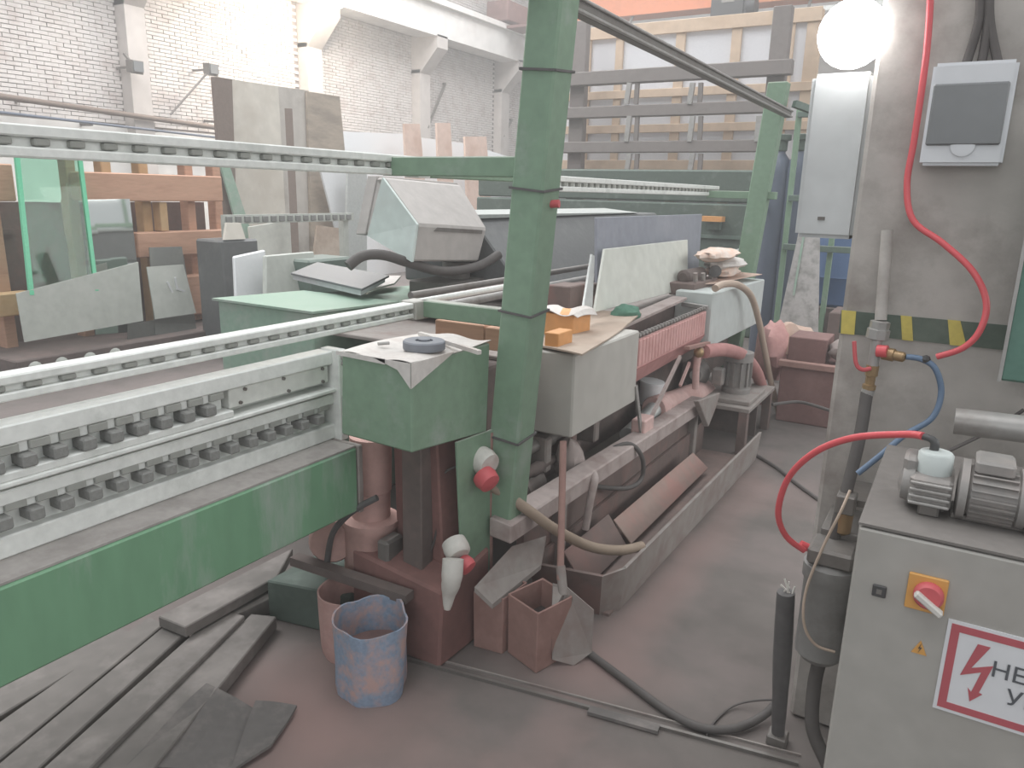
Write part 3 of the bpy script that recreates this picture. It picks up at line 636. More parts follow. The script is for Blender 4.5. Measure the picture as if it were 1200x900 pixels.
# ---------------------------------------------------------------- floor level in the middle
# bucket made of a blue printed bag/pail, and a second behind
def pail(name, label, cx, cy, r, h, m_, mi, ex=1.0, dent=0.0, seed=0, group=None):
    t = thing(name, label, 'bucket', (cx, cy, 0), group)
    n = 36
    def ring(rr, z, top=False):
        out = []
        for j in range(n):
            a_ = 2 * math.pi * j / n
            k = rr * (1 + dent * mnoise.noise(V((math.cos(a_) * 1.3 + seed, math.sin(a_) * 1.3, z * 3))))
            zz = z + (dent * .35 * h * mnoise.noise(V((math.cos(a_) * 1.6 + seed, math.sin(a_) * 1.6, 5))) if top else 0)
            out.append(V((cx + k * math.cos(a_) * ex, cy + k * math.sin(a_), zz)))
        return out
    g = G(); g.rings([ring(r * .9, .0), ring(r * .93, h * .1), ring(r * .97, h * .5), ring(r, h, True), ring(r * .95, h * .995, True), ring(r * .92, h * .5), ring(r * .88, .03)])
    part('wall', g, m_, t, smooth=True)
    g = G(); g.rings([ring(r * .88, h * .48), ring(r * .88, h * .52)]); part('residue', g, mi, t)
    return t
pail('pail', 'crumpled blue printed plastic pail with pink residue on floor', -1.59, 1.76, .135, .27, 'bag_blue', 'residue', 1, .22, 2)
pail('pail', 'brownish pink pail behind the blue one', -1.80, 1.89, .12, .25, 'bag_pink', 'residue', 1, .08, 8)
# square boxes
def sqbox(label, pts, h, m_, fill):
    c = sum(pts, V()) / 4; t = thing('square_bucket', label, 'bucket', (c.x, c.y, 0), 'square cut-open canisters')
    ins = [c + (p - c) * .93 for p in pts]; top = [V((c.x + (p.x - c.x) * 1.04, c.y + (p.y - c.y) * 1.04, h)) for p in pts]; ti = [V((c.x + (p.x - c.x) * .95, c.y + (p.y - c.y) * .95, h)) for p in pts]
    g = G().rings([[V((p.x, p.y, 0)) for p in pts], top, ti, [V((p.x, p.y, .02)) for p in ins]]); part('wall', g, m_, t, .006)
    part('fill', G().prism([V((p.x, p.y, h * fill)) for p in ins], (0, 0, .01)), 'sludge', t)
    return t
sqbox('open clay coloured square canister with dark inside, beside the shovel', [V((-1.128, 2.129, 0)), V((-1.08, 2.30, 0)), V((-1.235, 2.36, 0)), V((-1.285, 2.187, 0))], .25, 'box_clay', .5)
sqbox('clay coloured square canister under the frame foot plate', [V((-1.295, 2.165, 0)), V((-1.285, 2.32, 0)), V((-1.405, 2.32, 0)), V((-1.415, 2.15, 0))], .235, 'box_clay', .7)
# shovel
sh = thing('shovel', 'dusty shovel leaning handle up beside the square canister', 'shovel', (-1.09, 2.27, 0))
ha = at(660, 517, y=2.5); hbm = V((-1.13, 2.3, .3))
part('handle', G().tube([hbm, hbm.lerp(ha, .5), ha], .014, 10), 'box_clay', sh, smooth=True)
part('socket', G().cyl(hbm + (ha - hbm) * .1, hbm + V((.02, -.01, -.05)), .018), 'dusty_grey', sh, smooth=True)
bw = [hbm + V((-.025, -.01, -.02)), hbm + V((.03, -.002, -.02)), V((-1.0, 2.33, .2)), V((-.995, 2.32, .03)), V((-1.035, 2.25, .0)), V((-1.1, 2.2, .03)), V((-1.11, 2.2, .2))]
part('blade', G().prism(bw, (-.004, .006, 0)), 'dusty_grey', sh)
# sheet metal trough with steel plates
tr = thing('drip_trough', 'long low steel trough on floor beside the machine', 'trough', (-1.2, 3.6, 0))
part('side_wall', G().hexa([(-1.06, 2.7, 0), (-1.045, 2.7, 0), (-1.02, 4.95, 0), (-1.035, 4.95, 0)], [(-1.04, 2.7, .2), (-1.025, 2.7, .2), (-1.0, 4.95, .2), (-1.015, 4.95, .2)]), 'dusty_grey', tr)
part('side_wall', G().box(-1.40, -1.385, 2.62, 4.95, 0, .2), 'brown', tr)
part('end_wall', G().hexa([(-1.39, 2.6, 0), (-1.1, 2.62, 0), (-1.1, 2.64, 0), (-1.39, 2.62, 0)], [(-1.39, 2.52, .2), (-1.08, 2.58, .2), (-1.08, 2.6, .2), (-1.39, 2.54, .2)]), 'brown', tr)
part('corner_wall', G().hexa([(-1.1, 2.62, 0), (-1.045, 2.7, 0), (-1.055, 2.71, 0), (-1.1, 2.64, 0)], [(-1.08, 2.58, .2), (-1.025, 2.7, .2), (-1.035, 2.71, .2), (-1.08, 2.6, .2)]), 'dusty_grey', tr)
part('bottom', G().box(-1.39, -1.06, 2.63, 4.94, .0, .012), 'trough_in', tr)
solo('steel_plate', G().prism([at(718, 610, z=.15), at(739, 638, z=.05), at(829, 549, z=.05), at(811, 531, z=.15)], (.006, 0, .006)), 'sheet_rust', 'rusty steel plate tilted inside the trough', 'plate', .002)
solo('steel_plate', G().prism([V((-1.33, 2.72, .18)), V((-1.22, 2.72, .03)), V((-1.22, 3.2, .03)), V((-1.33, 3.2, .18))], (.006, 0, .006)), 'brown', 'dark short plate lying in the near end of the trough', 'plate', .002)
# hoses around the frame
solo('beige_hose', G().tube([at(560, 560, x=-1.5), at(590, 578, x=-1.4), at(622, 600, x=-1.32), at(650, 620, x=-1.26), at(690, 640, x=-1.2), at(725, 645, x=-1.1), at(752, 640, x=-1.05)], .022, 12), 'hose_beige', 'thick beige hose drooping across the frame into the trough', 'hose', smooth=True)
solo('dark_hose', G().tube([at(700, 535, x=-1.45), at(735, 520, x=-1.36), at(752, 535, x=-1.3), at(752, 560, x=-1.3), at(735, 572, x=-1.32), at(695, 570, x=-1.4)], .012, 10), 'hose_dark', 'dark pipe looped over the frame rail', 'hose', smooth=True)
solo('grey_pipe', G().tube([at(690, 548, x=-1.4), at(697, 560, x=-1.32), at(692, 585, x=-1.32), at(686, 620, x=-1.33)], .018, 10), 'dusty_frame', 'short grey pipe hanging from the frame rail', 'pipe', smooth=True)
solo('cloth_wrap', G().ball(at(667, 538, x=-1.5), .09, 16, (.8, .8, 1.1), .3, 9), 'cloth_pale' if 0 else 'dusty_frame', 'grey wrapped bundle hanging under the near grey box', 'bundle', smooth=True)
solo('white_fitting', G().ball(at(613, 531, x=-1.5), .025, 10), 'plug_white', 'small white round fitting beside the front post', 'fitting', smooth=True)
wb = thing('white_bucket', 'white plastic pail glimpsed under the pink guard', 'bucket', at(757, 466, x=-1.6))
p = at(760, 470, x=-1.6); part('wall', G().lathe((p.x, p.y, p.z - .02), (.1, 0, 1), [(.06, 0), (.075, .14), (.08, .14), (.08, .155), (.06, .16)], 18), 'white_sheet', wb, smooth=True)
part('base_block', G().box(p.x - .07, p.x + .07, p.y - .07, p.y + .07, .3, p.z - .02), 'dusty_grey', wb)

# pump on a stand
psd = thing('pump_stand', 'low brown steel stand carrying the pump', 'stand', (-1.3, 5.1, 0))
part('top', G().box(-1.72, -1.1, 4.98, 5.75, .30, .33), 'dusty_grey', psd, .004)
for xx, yy in ((-1.14, 5.0), (-1.7, 5.0), (-1.14, 5.7), (-1.7, 5.7)): part('leg', G().box(xx - .03, xx + .03, yy - .02, yy + .04, 0, .3), 'brown', psd, .003)
part('back_panel', G().box(-1.7, -1.14, 5.4, 5.42, .02, .3), 'brown_dark', psd)
pm = thing('pump', 'dusty pump with grey motor on the low stand', 'pump', (-1.4, 5.2, .33))
p = at(867, 455, x=-1.3)
part('motor', G().lathe((-1.28, 5.3, .36), (0, 0, 1), [(.1, 0), (.1, .03), (.085, .04), (.085, .22), (.1, .225), (.1, .29), (.06, .3)], 20), 'motor_grey', pm, smooth=True)
for k in range(12):
    a_ = k * math.pi / 6
    part('cooling_fin', G().bar((-1.28 + .085 * math.cos(a_), 5.3 + .085 * math.sin(a_), .41), (-1.28 + .085 * math.cos(a_), 5.3 + .085 * math.sin(a_), .58), .012, .03, up=(math.cos(a_), math.sin(a_), 0)), 'motor_grey', pm)
part('terminal_box', G().box(-1.42, -1.34, 5.14, 5.22, .42, .54), 'motor_grey', pm, .01)
part('casing', G().lathe((-1.55, 5.2, .48), (.3, -1, .1), [(.05, -.1), (.1, -.06), (.1, .04), (.06, .08), (.04, .16)], 18), 'motor_grey', pm, smooth=True)
part('base_plate', G().box(-1.68, -1.12, 5.05, 5.5, .33, .36), 'dusty_grey', pm, .004)
part('outlet_pipe', G().tube([(-1.55, 5.15, .5), (-1.5, 5.05, .62), (-1.45, 5.0, .7)], .035, 12), 'pink_pale', pm, smooth=True)
solo('clamp', G().prism([at(812, 470, x=-1.3), at(838, 460, x=-1.3), at(832, 480, x=-1.3), at(824, 500, x=-1.3)], (.03, .02, 0)), 'dusty_grey', 'crumpled grey metal scrap in front of the pump', 'scrap', .004)
# tank with rocks beyond, pink bag
tk = thing('brown_tank', 'reddish brown steel tank on floor behind the pillar', 'tank', (-1.0, 6.3, 0))
A = at(908, 492, z=0)
part('body', G().box(A.x, A.x + 1.0, A.y, A.y + .7, 0, .47), 'rust_brown', tk, .008)
part('rim', G().box(A.x - .02, A.x + 1.02, A.y - .03, A.y + .03, .44, .49), 'box_clay', tk, .006)
part('rim', G().box(A.x - .02, A.x + 1.02, A.y + .67, A.y + .73, .44, .49), 'box_clay', tk, .006)
part('pallet_block', G().box(A.x + .02, A.x + .3, A.y + .1, A.y + .45, .47, .66), 'rust_brown', tk, .006)
for k, (dx, dy, r_, lab) in enumerate(((.45, .2, .13, 'round dusty lump on the brown tank, middle one'), (.72, .3, .16, 'larger dusty lump on the brown tank near the pillar'), (.6, .5, .12, 'dark dusty lump at the back of the brown tank'))):
    solo('dusty_lump', G().ball((A.x + dx, A.y + dy, .49 + r_ * .72), r_, 14, (1.1, 1, .8), .3, k * 3), 'rock' if k < 2 else 'brown_dark', lab, 'lump', smooth=True, group='lumps on the brown tank')
p = at(905, 412, x=-1.35)
solo('pink_bag', G().ball((p.x, p.y, p.z), .26, 20, (.55, 1.0, 1.0), .25, 4), 'pink', 'bulging pink dusty bag beside the far grey box', 'bag', smooth=True)
solo('pale_bundle', G().ball(at(925, 405, y=6.9), .26, 18, (.9, .7, .8), .3, 7), 'wood_pink', 'pale dusty bundle between the pink bag and the leaning glass', 'bundle', smooth=True)

# cables on the floor
solo('black_hose', G().tube([at(668, 748, z=.015), at(690, 765, z=.015), at(730, 795, z=.015), at(780, 832, z=.015), at(820, 852, z=.018), at(860, 854, z=.02), at(895, 838, z=.03), at(917, 815, z=.08)], .014, 10), 'hose_dark', 'black hose curving over the floor to the upright black stub', 'hose', smooth=True)
solo('thin_cable', G().tube([at(828, 862, z=.006), at(838, 845, z=.006), at(858, 828, z=.01), at(885, 821, z=.03), at(918, 820, z=.07)], .004, 6), 'cable', 'thin dark cable looping over the black floor hose', 'cable', smooth=True)
solo('floor_cable', G().tube([at(880, 530, z=.01), at(910, 548, z=.01), at(935, 568, z=.01), at(960, 586, z=.01)], .012, 8), 'cable', 'dark cable on the floor running behind the pillar', 'cable', smooth=True)
solo('floor_cable', G().tube([at(905, 474, z=.25), at(935, 471, z=.25), at(960, 477, z=.25), at(975, 482, z=.25)], .012, 8), 'cable', 'dark cable hanging across the front of the brown tank', 'cable', smooth=True)
solo('channel_strip', G().bar(at(690, 832, z=.01), at(772, 855, z=.01), .035, .012), 'mat_dark', 'short dark strip lying over the floor channel edge', 'strip')
# planks on the floor at left
def plank(label, p0, p1, p2, p3, z, th, lift=0):
    g = G().prism([V((q.x, q.y, z - th)) for q in (p0, p1, p2, p3)], (0, 0, th))
    return solo('plank', g, 'plank', label, 'plank', .004, group='grey planks on the floor at left')
def ext(a, b, t): return a + (b - a) * t
z = .09
Q = {}
def pl(label, fl, fr, nl, nr, z, th=.045, e=1.6):
    a, b, c, d = at(*fl, z=z), at(*fr, z=z), at(*nr, z=z), at(*nl, z=z)
    plank(label, a, b, ext(b, c, e), ext(a, d, e), z, th)
pl('grey floor plank lying furthest left, half under the green beam', (140, 736), (160, 742), (0, 806), (0, 838), .075, .07, 1.5)
pl('second grey floor plank, directly right of the beam shadow', (175, 722), (192, 731), (0, 845), (0, 889), .08, .075, 1.4)
pl('third grey floor plank with its end near the beam', (196, 730), (222, 737), (0, 893), (45, 900), .08, .075, 1.5)
pl('fourth grey floor plank, longest and middle of the row', (257, 714), (287, 721), (50, 900), (105, 900), .08, .075, 1.5)
pl('rightmost grey floor plank, partly under the dark sheet', (294, 719), (324, 722), (112, 900), (180, 900), .06, .055, 1.5)
pl('grey plank lying along the foot of the green beam', (343, 642), (325, 675), (185, 722), (217, 735), .13, .045, 1.0)
pl('short grey plank tucked under the one along the beam', (330, 680), (318, 700), (255, 712), (272, 722), .075, .07, 1.0)
a, b, c, d = at(243, 814, z=.02), at(302, 832, z=.02), at(270, 905, z=.02), at(150, 910, z=.02)
def f(u, v):
    p = a.lerp(b, u).lerp(d.lerp(c, u), v); p.z = .066 + .006 * math.sin(5 * v + 3 * u) - .05 * u; return p
solo('rubber_sheet', G().sheet(f, 6, 6, .01), 'mat_dark', 'dark flexible sheet lying over the rightmost plank end', 'sheet')
a, b, c, d = at(300, 826, z=.01), at(348, 832, z=.01), at(318, 880, z=.01), at(270, 908, z=.01)
def f(u, v):
    p = a.lerp(b, u).lerp(d.lerp(c, u), v); p.z = .028 + .004 * math.sin(5 * v + 3 * u); return p
solo('rubber_sheet', G().sheet(f, 5, 5, .01), 'mat_dark', 'smaller dark sheet with bent edge on the floor nearest the pails', 'sheet')

# ================================================================== RIGHT SIDE
cab = thing('electrical_cabinet', 'grey steel electrical cabinet at lower right with warning sign', 'cabinet', (.15, 1.85, 0))
CY = 1.6
part('body', G().box(-.112, .5, CY + .012, 2.2, .06, 1.055), 'cabinet', cab, .006)
part('plinth', G().box(-.1, .49, CY + .03, 2.19, 0, .06), 'black', cab)
part('door', G().box(-.110, .498, CY, CY + .014, .08, 1.05), 'cabinet', cab, .004)
part('top_cover', G().box(-.113, .501, CY + .002, 2.2, 1.055, 1.06), 'cabinet_top', cab)
sw = part('main_switch', G().box(-.008, .062, CY - .008, CY, .905, .982), 'yellow_plate', cab, .002, label='yellow plate with red rotary switch')
part('dial', G().lathe((.031, CY - .008, .945), (0, -1, 0), [(.027, 0), (.027, .012), (.022, .018)], 24), 'red', sw, smooth=True)
part('dial_grip', G().bar((.008, CY - .03, .952), (.058, CY - .03, .918), .013, .018, up=(0, -1, 0)), 'plug_white', sw, .003)
g = G().prism([(.008, CY - .0405, .9578), (.0575, CY - .0405, .924)] + [(.0575 - .001, CY - .0405, .9226), (.0075, CY - .0405, .9564)], (0, .001, 0))
part('indicator', G().box(-.069, -.043, CY - .006, CY, .91, .936), 'black', cab, .002)
part('indicator_face', G().box(-.061, -.051, CY - .0075, CY - .006, .918, .928), 'steel_dark', bpy.data.objects['indicator'])
# small yellow triangle with bolt mark
t3 = part('warning_triangle', G().prism([(.018, CY - .002, .808), (.046, CY - .002, .808), (.032, CY - .002, .838)], (0, .002, 0)), 'yellow_plate', cab)
part('bolt_mark', G().prism([(.034, CY - .003, .833), (.029, CY - .003, .820), (.033, CY - .003, .821), (.030, CY - .003, .811), (.036, CY - .003, .824), (.032, CY - .003, .823)], (0, .001, 0)), 'black', t3)
# danger sign
SX, SZ0, SZ1, SXE = .072, .700, .902, .455
sg_ = part('danger_sign', G().box(SX, SXE, CY - .003, CY, SZ0, SZ1), 'sign_white', cab, label='white sign with red border and bolt')
g = G(); m0, m1 = .007, .022
for x0, x1, z0, z1 in ((SX + m0, SXE - m0, SZ1 - m1, SZ1 - m0), (SX + m0, SXE - m0, SZ0 + m0, SZ0 + m1), (SX + m0, SX + m1, SZ0 + m1, SZ1 - m1), (SXE - m1, SXE - m0, SZ0 + m1, SZ1 - m1)): g.box(x0, x1, CY - .004, CY - .003, z0, z1)
part('red_border', g, 'sign_red', sg_)
def sp2(u, v): p = at(u, v, y=CY - .004); return (p.x, CY - .0042, p.z)
bolt_px = [(1146, 755), (1161, 759), (1138, 783), (1164, 781), (1147, 812), (1151, 814), (1136, 822), (1134, 806), (1138, 811), (1150, 788), (1125, 791)]
part('lightning_bolt', G().prism([sp2(*q) for q in bolt_px], (0, .001, 0)), 'sign_red', sg_)
def text(body, size, loc, parent, m_, name):
    cu = bpy.data.curves.new('lettering', 'FONT'); cu.body = body; cu.size = size; cu.extrude = .0005; cu.offset = .0001
    o = bpy.data.objects.new('tmp', cu); COL.objects.link(o)
    dg = bpy.context.evaluated_depsgraph_get(); me = bpy.data.meshes.new_from_object(o.evaluated_get(dg)); bpy.data.objects.remove(o)
    me.materials.clear(); me.materials.append(MATS[m_])
    ob = link(name, me, parent, V(loc) - OFF[parent], (math.pi / 2, 0, 0)); OFF[ob] = OFF[parent]; return ob
text('НЕ ВЛЕЗАЙ', .046, (.155, CY - .0045, .807), sg_, 'ink', 'lettering')
text('УБЬЁТ', .046, (.187, CY - .0045, .757), sg_, 'ink', 'lettering')
# vacuum pump on top
vp = thing('vacuum_pump', 'grey vacuum pump with motor standing on the electrical cabinet', 'pump', (.1, 1.85, 1.06))
def lx(u, v, y=1.82): return at(u, v, y=y)
part('front_flange', G().lathe((-.035, 1.83, 1.125), (1, 0, 0), [(.02, 0), (.05, .008), (.055, .03), (.03, .035)], 20), 'motor_grey', vp, smooth=True)
ph = part('pump_head', G().box(-.012, .068, 1.765, 1.90, 1.085, 1.165), 'motor_grey', vp, .008)
for k in range(4): part('rib', G().box(-.010, .066, 1.757, 1.768, 1.092 + k * .018, 1.1 + k * .018), 'steel', ph, .002)
part('filter_cup', G().lathe((.028, 1.82, 1.165), (0, 0, 1), [(.032, -.01), (.034, .0), (.034, .05), (.03, .056), (.012, .06)], 22), 'grey_box_blue', vp, smooth=True)
part('inlet_boss', G().box(-.03, .0, 1.8, 1.88, 1.13, 1.2), 'motor_grey', vp, .008)
part('middle_flange', G().lathe((.075, 1.83, 1.13), (1, 0, 0), [(.05, 0), (.078, .004), (.078, .018), (.06, .02)], 24), 'motor_grey', vp, smooth=True)
mh = part('motor_housing', G().lathe((.095, 1.83, 1.13), (1, 0, 0), [(.062, 0), (.066, .004), (.066, .085), (.075, .088), (.075, .102), (.07, .104), (.07, .26), (.05, .28)], 26), 'motor_grey', vp, smooth=True)
for k in range(10):
    a_ = math.pi * (.62 + k * .085)
    part('fin', G().bar((.1, 1.83 + .066 * math.cos(a_) * 1, 1.13 + .066 * math.sin(a_)), (.178, 1.83 + .066 * math.cos(a_), 1.13 + .066 * math.sin(a_)), .004, .018, up=(0, math.cos(a_), math.sin(a_))), 'motor_grey', mh)
part('terminal_box', G().box(.10, .17, 1.79, 1.88, 1.19, 1.225), 'motor_grey', vp, .006)
for xx in (.03, .22): part('foot', G().box(xx - .02, xx + .02, 1.77, 1.9, 1.06, 1.09), 'steel_dark', vp, .004)
part('motor_bed', G().box(.07, .28, 1.79, 1.87, 1.06, 1.075), 'steel_dark', vp, .003)
part('vent_tube', G().tube([lx(1119, 590), lx(1122, 607), lx(1135, 615), lx(1147, 605)], .004, 8), 'motor_grey', vp, smooth=True)
part('elbow', G().tube([(.022, 1.82, 1.222), (.022, 1.82, 1.242), (.014, 1.822, 1.252), (-.002, 1.826, 1.255)], .009, 10), 'black', vp, smooth=True)
vp.location += V((-.024, -.055, 0)); vp.scale = (1, 1, .8)
solo('back_pipe', G().tube([(.03, 2.05, 1.19), (.18, 2.05, 1.195), (.35, 2.05, 1.195)], .032, 16, 1), 'steel', 'grey horizontal pipe behind the vacuum pump', 'pipe', smooth=True)
bp = bpy.data.objects['back_pipe']; part('pipe_support', G().box(.26, .32, 2.02, 2.08, 1.06, 1.17), 'steel_dark', bp)
# red hose (loop) from pump to filter
solo('red_hose', G().tube([(-.026, 1.771, 1.216), at(1060, 509, y=1.82), at(1000, 513, y=1.9), at(955, 530, y=1.95), at(924, 560, y=2.0), at(912, 600, y=2.04), at(921, 628, y=2.08), at(942, 645, y=2.12)], .0085, 10), 'hose_red', 'red air hose looping from the vacuum pump to the filter', 'hose', smooth=True)
# vertical red hose on the pillar
solo('red_hose', G().tube([at(1092, -30, y=2.37), at(1086, 60, y=2.36), at(1072, 160, y=2.36), at(1063, 215, y=2.36), at(1070, 258, y=2.35), at(1105, 285, y=2.33), at(1140, 318, y=2.31), at(1156, 355, y=2.3), at(1148, 388, y=2.29), at(1128, 408, y=2.29), at(1098, 418, y=2.3)], .0085, 10), 'hose_red', 'red air hose hanging down the pillar face beside the breaker box', 'hose', smooth=True)
# valve assembly
va = thing('valve_assembly', 'vertical air pipe with brass valves on the pillar face', 'valve', at(1025, 430, y=2.31))
part('down_pipe', G().cyl(at(1040, 270, y=2.36), at(1032, 375, y=2.33), .016, 14), 'concrete', va, smooth=True)
part('union_nut', G().lathe(at(1032, 376, y=2.32), at(1027, 400, y=2.32) - at(1032, 376, y=2.32), [(.02, 0), (.026, .002), (.026, .022), (.03, .024), (.03, .05), (.02, .055)], 8), 'steel', va)
part('tee', G().cyl(at(1028, 396, y=2.31), at(1021, 440, y=2.31), .015, 14), 'steel', va, smooth=True)
part('branch_valve', G().lathe(at(1026, 412, y=2.31), (1, -.25, -.05), [(.013, 0), (.013, .02), (.018, .021), (.018, .05), (.014, .052), (.014, .075), (.008, .08)], 12), 'brass', va, smooth=True)
part('branch_cap', G().cyl(at(1028, 411, y=2.295), at(1040, 412, y=2.29), .017, 12), 'hose_red', va, smooth=True)
part('lower_valve', G().lathe(at(1023, 428, y=2.31), at(1018, 455, y=2.31) - at(1023, 428, y=2.31), [(.017, 0), (.017, .03), (.013, .032), (.013, .055), (.018, .057), (.018, .07)], 8), 'brass', va)
part('valve_handle', G().tube([at(1020, 432, y=2.295), at(1010, 433, y=2.28), at(1003, 425, y=2.275), at(1001, 400, y=2.275)], .006, 8), 'red', va, smooth=True)
part('clamp', G().cyl(at(1018, 456, y=2.31), at(1016, 462, y=2.31), .018, 12), 'steel', va, smooth=True)
solo('rubber_hose', G().tube([at(1016, 460, y=2.31), at(1008, 510, y=2.27), at(996, 560, y=2.23), at(985, 600, y=2.2), at(972, 650, y=2.2)], .017, 12), 'hose_dark', 'dark rubber hose hanging from the brass valve', 'hose', smooth=True)
solo('blue_hose', G().tube([at(1062, 418, y=2.29), at(1080, 421, y=2.29), at(1096, 432, y=2.29), at(1103, 460, y=2.29), at(1092, 490, y=2.27), at(1060, 510, y=2.24), at(1030, 535, y=2.2), at(1005, 555, y=2.18)], .008, 10), 'hose_blue', 'blue air hose curving across the pillar', 'hose', smooth=True)
solo('hose_tie', G().ball(at(1085, 421, y=2.29), .012, 8), 'black', 'small black tie joining blue and red hoses', 'tie', smooth=True)
# regulator and filter can
fl = thing('air_filter', 'dusty grey cylindrical air filter standing left of the cabinet', 'filter', (-.2, 2.15, .4))
ctr = at(972, 720, y=2.15)
part('bowl', G().lathe((-.205, 2.15, .40), (0, 0, 1), [(.02, -.02), (.05, 0), (.068, .02), (.068, .25), (.074, .26), (.074, .3), (.06, .31)], 24), 'filter', fl, smooth=True)
part('head', G().box(-.265, -.145, 2.09, 2.21, .71, .76), 'steel_dark', fl, .008)
part('bracket', G().box(-.25, -.13, 2.2, 2.4, .74, .78), 'steel_dark', fl, .003)
part('inlet', G().cyl((-.265, 2.14, .735), (-.29, 2.13, .745), .012, 10), 'hose_red', fl, smooth=True)
part('drain_hose', G().tube([(-.2, 2.15, .39), (-.205, 2.15, .3), (-.19, 2.12, .18), (-.13, 2.1, .08), (-.12, 2.1, .0)], .02, 12), 'hose_dark', fl, smooth=True)
rg = thing('pressure_regulator', 'small brass and steel regulator behind the cabinet corner', 'regulator', at(992, 600, y=2.2))
p = at(992, 588, y=2.2)
part('body', G().box(p.x - .025, p.x + .025, p.y - .03, p.y + .03, p.z - .03, p.z + .025), 'steel_dark', rg, .004)
part('bowl', G().lathe(p + V((0, 0, -.1)), (0, 0, 1), [(.01, 0), (.022, .01), (.024, .07)], 14), 'brass', rg, smooth=True)
part('mounting_plate', G().box(p.x - .02, p.x + .06, p.y + .03, 2.4, p.z - .02, p.z), 'steel_dark', rg)
solo('tan_tube', G().tube([at(996, 575, y=2.16), at(985, 600, y=2.1), at(965, 640, y=2.08), at(945, 690, y=2.06), at(942, 730, y=2.05), at(955, 755, y=2.06), at(978, 764, y=2.08)], .004, 8), 'hose_tan', 'thin tan air tube hanging in front of the filter', 'hose', smooth=True)
solo('thin_cable', G().tube([at(1200, 480, y=2.35), at(1170, 500, y=2.35), at(1140, 515, y=2.3), at(1090, 540, y=2.2), at(1050, 570, y=2.1), at(1020, 585, y=2.15)], .005, 6), 'cable', 'thin dark cable behind the vacuum pump', 'cable', smooth=True)
bs = thing('black_stub', 'upright black rubber tube with frayed end beside the filter', 'tube', (-.3, 2.24, 0))
p0 = at(911, 865, y=2.24); p1 = at(921, 694, y=2.2)
part('tube', G().tube([(p0.x, 2.24, .03), V((p0.x, 2.24, .03)).lerp(p1, .5), p1], [.02, .02, .022, .023, .024, .026, .027, .028, .028, .028, .027, .027, .026], 12), 'rubber_black', bs, smooth=True)
for k in range(5): part('strand', G().bar(p1 + V((random.uniform(-.01, .02), 0, 0)), p1 + V((random.uniform(-.02, .03), random.uniform(-.01, .01), random.uniform(.01, .04))), .004, .004), 'plug_white', bs)
part('base_clip', G().box(p0.x - .03, p0.x + .03, 2.21, 2.27, 0, .035), 'steel_dark', bs, .004)
# breaker box
bb = thing('breaker_box', 'white breaker box with grey window on the pillar', 'breaker box', (-.05, 2.37, 1.79))
bx0, bx1, bz0, bz1 = -.147, .04, 1.793, 2.045
part('case', G().box(bx0, bx1, 2.335, 2.4, bz0, bz1), 'white_plastic', bb, .008, seg=2)
part('window', G().box(bx0 + .008, bx1 - .012, 2.327, 2.336, bz0 + .05, bz1 - .052), 'window_grey', bb, .004)
part('window_tab', G().lathe((-.053, 2.334, bz0 + .05), (0, -1, 0), [(.028, 0), (.028, .004), (.02, .005)], 24), 'white_plastic', bb, smooth=True)
for k, (u0, u1) in enumerate(((1149, 1132), (1158, 1150), (1160, 1170))):
    part('supply_cable', G().tube([at(u0, -20, y=2.37), at(u0 - (0 if k else 2), 25, y=2.37), at(u1, 76, y=2.37)], .011, 10), 'cable', bb, smooth=True, label='dark supply cable')
# grey junction box on the side of the pillar and the globe lamp
jb = thing('junction_box', 'tall grey steel wall box beside the pillar below the lamp', 'box', (-.38, 2.5, 1.59))
part('case', G().box(-.462, -.297, 2.44, 2.7, 1.588, 2.05), 'mbox', jb, .012, seg=2)
part('maker_plate', G().box(-.40, -.38, 2.437, 2.44, 1.64, 1.65), 'steel_dark', jb)
lt = thing('globe_lamp', 'glowing white round lamp above the grey wall box', 'lamp', (-.37, 2.45, 2.06))
lc = at(999, 40, y=2.4)
part('globe', G().ball(lc, .09, 24), 'lamp_glow', lt, smooth=True)
part('holder', G().cyl(lc + V((.02, .08, 0)), (lc.x + .03, 2.52, lc.z), .05), 'steel', lt, smooth=True)
part('arm', G().bar((lc.x + .03, 2.52, lc.z), (-.295, 2.52, lc.z), .03, .03), 'steel_dark', lt)
# green board at right edge
gs = thing('green_board', 'dark green panel hung at the right edge of pillar', 'panel', (.2, 2.25, 1.27))
part('board', G().hexa([(.112, 2.2, 1.272), (.4, 2.2, 1.272), (.4, 2.26, 1.272), (.112, 2.26, 1.272)], [(.112, 2.2, 1.9), (.4, 2.2, 1.9), (.4, 2.26, 1.9), (.112, 2.26, 1.9)]), 'green_sign', gs, .006)
part('edge_strip', G().box(.108, .116, 2.195, 2.2, 1.27, 1.9), 'steel', gs)
part('hanger', G().box(.2, .3, 2.26, 2.4, 1.6, 1.65), 'steel_dark', gs)

# ================================================================== BACKGROUND RIGHT (between machine and pillar)
dg_ = thing('leaning_glass', 'dusty whitish glass sheet leaning behind the brown tank', 'glass', (-1.3, 7.4, 0))
Y5 = 7.35
gp = [at(906, 415, y=Y5), at(958, 415, y=Y5), at(961, 262, y=Y5 + .3), at(938, 262, y=Y5 + .3)]
for i_, j_ in ((0, 3), (1, 2)): d_ = gp[i_] - gp[j_]; gp[i_] = gp[j_] + d_ * ((gp[j_].z - .01) / -d_.z)
gp[0].x = at(900, 440, y=Y5).x
part('sheet', G().prism(gp, (0, .02, 0)), 'dust_glass', dg_)
part('edge', G().prism([gp[3] + V((.04, -.012, 0)), gp[3] + V((.06, -.012, 0)), gp[3].lerp(gp[0], .45) + V((.09, -.012, 0)), gp[3].lerp(gp[0], .45) + V((.07, -.012, 0))], (0, .005, 0)), 'green_pale', dg_)
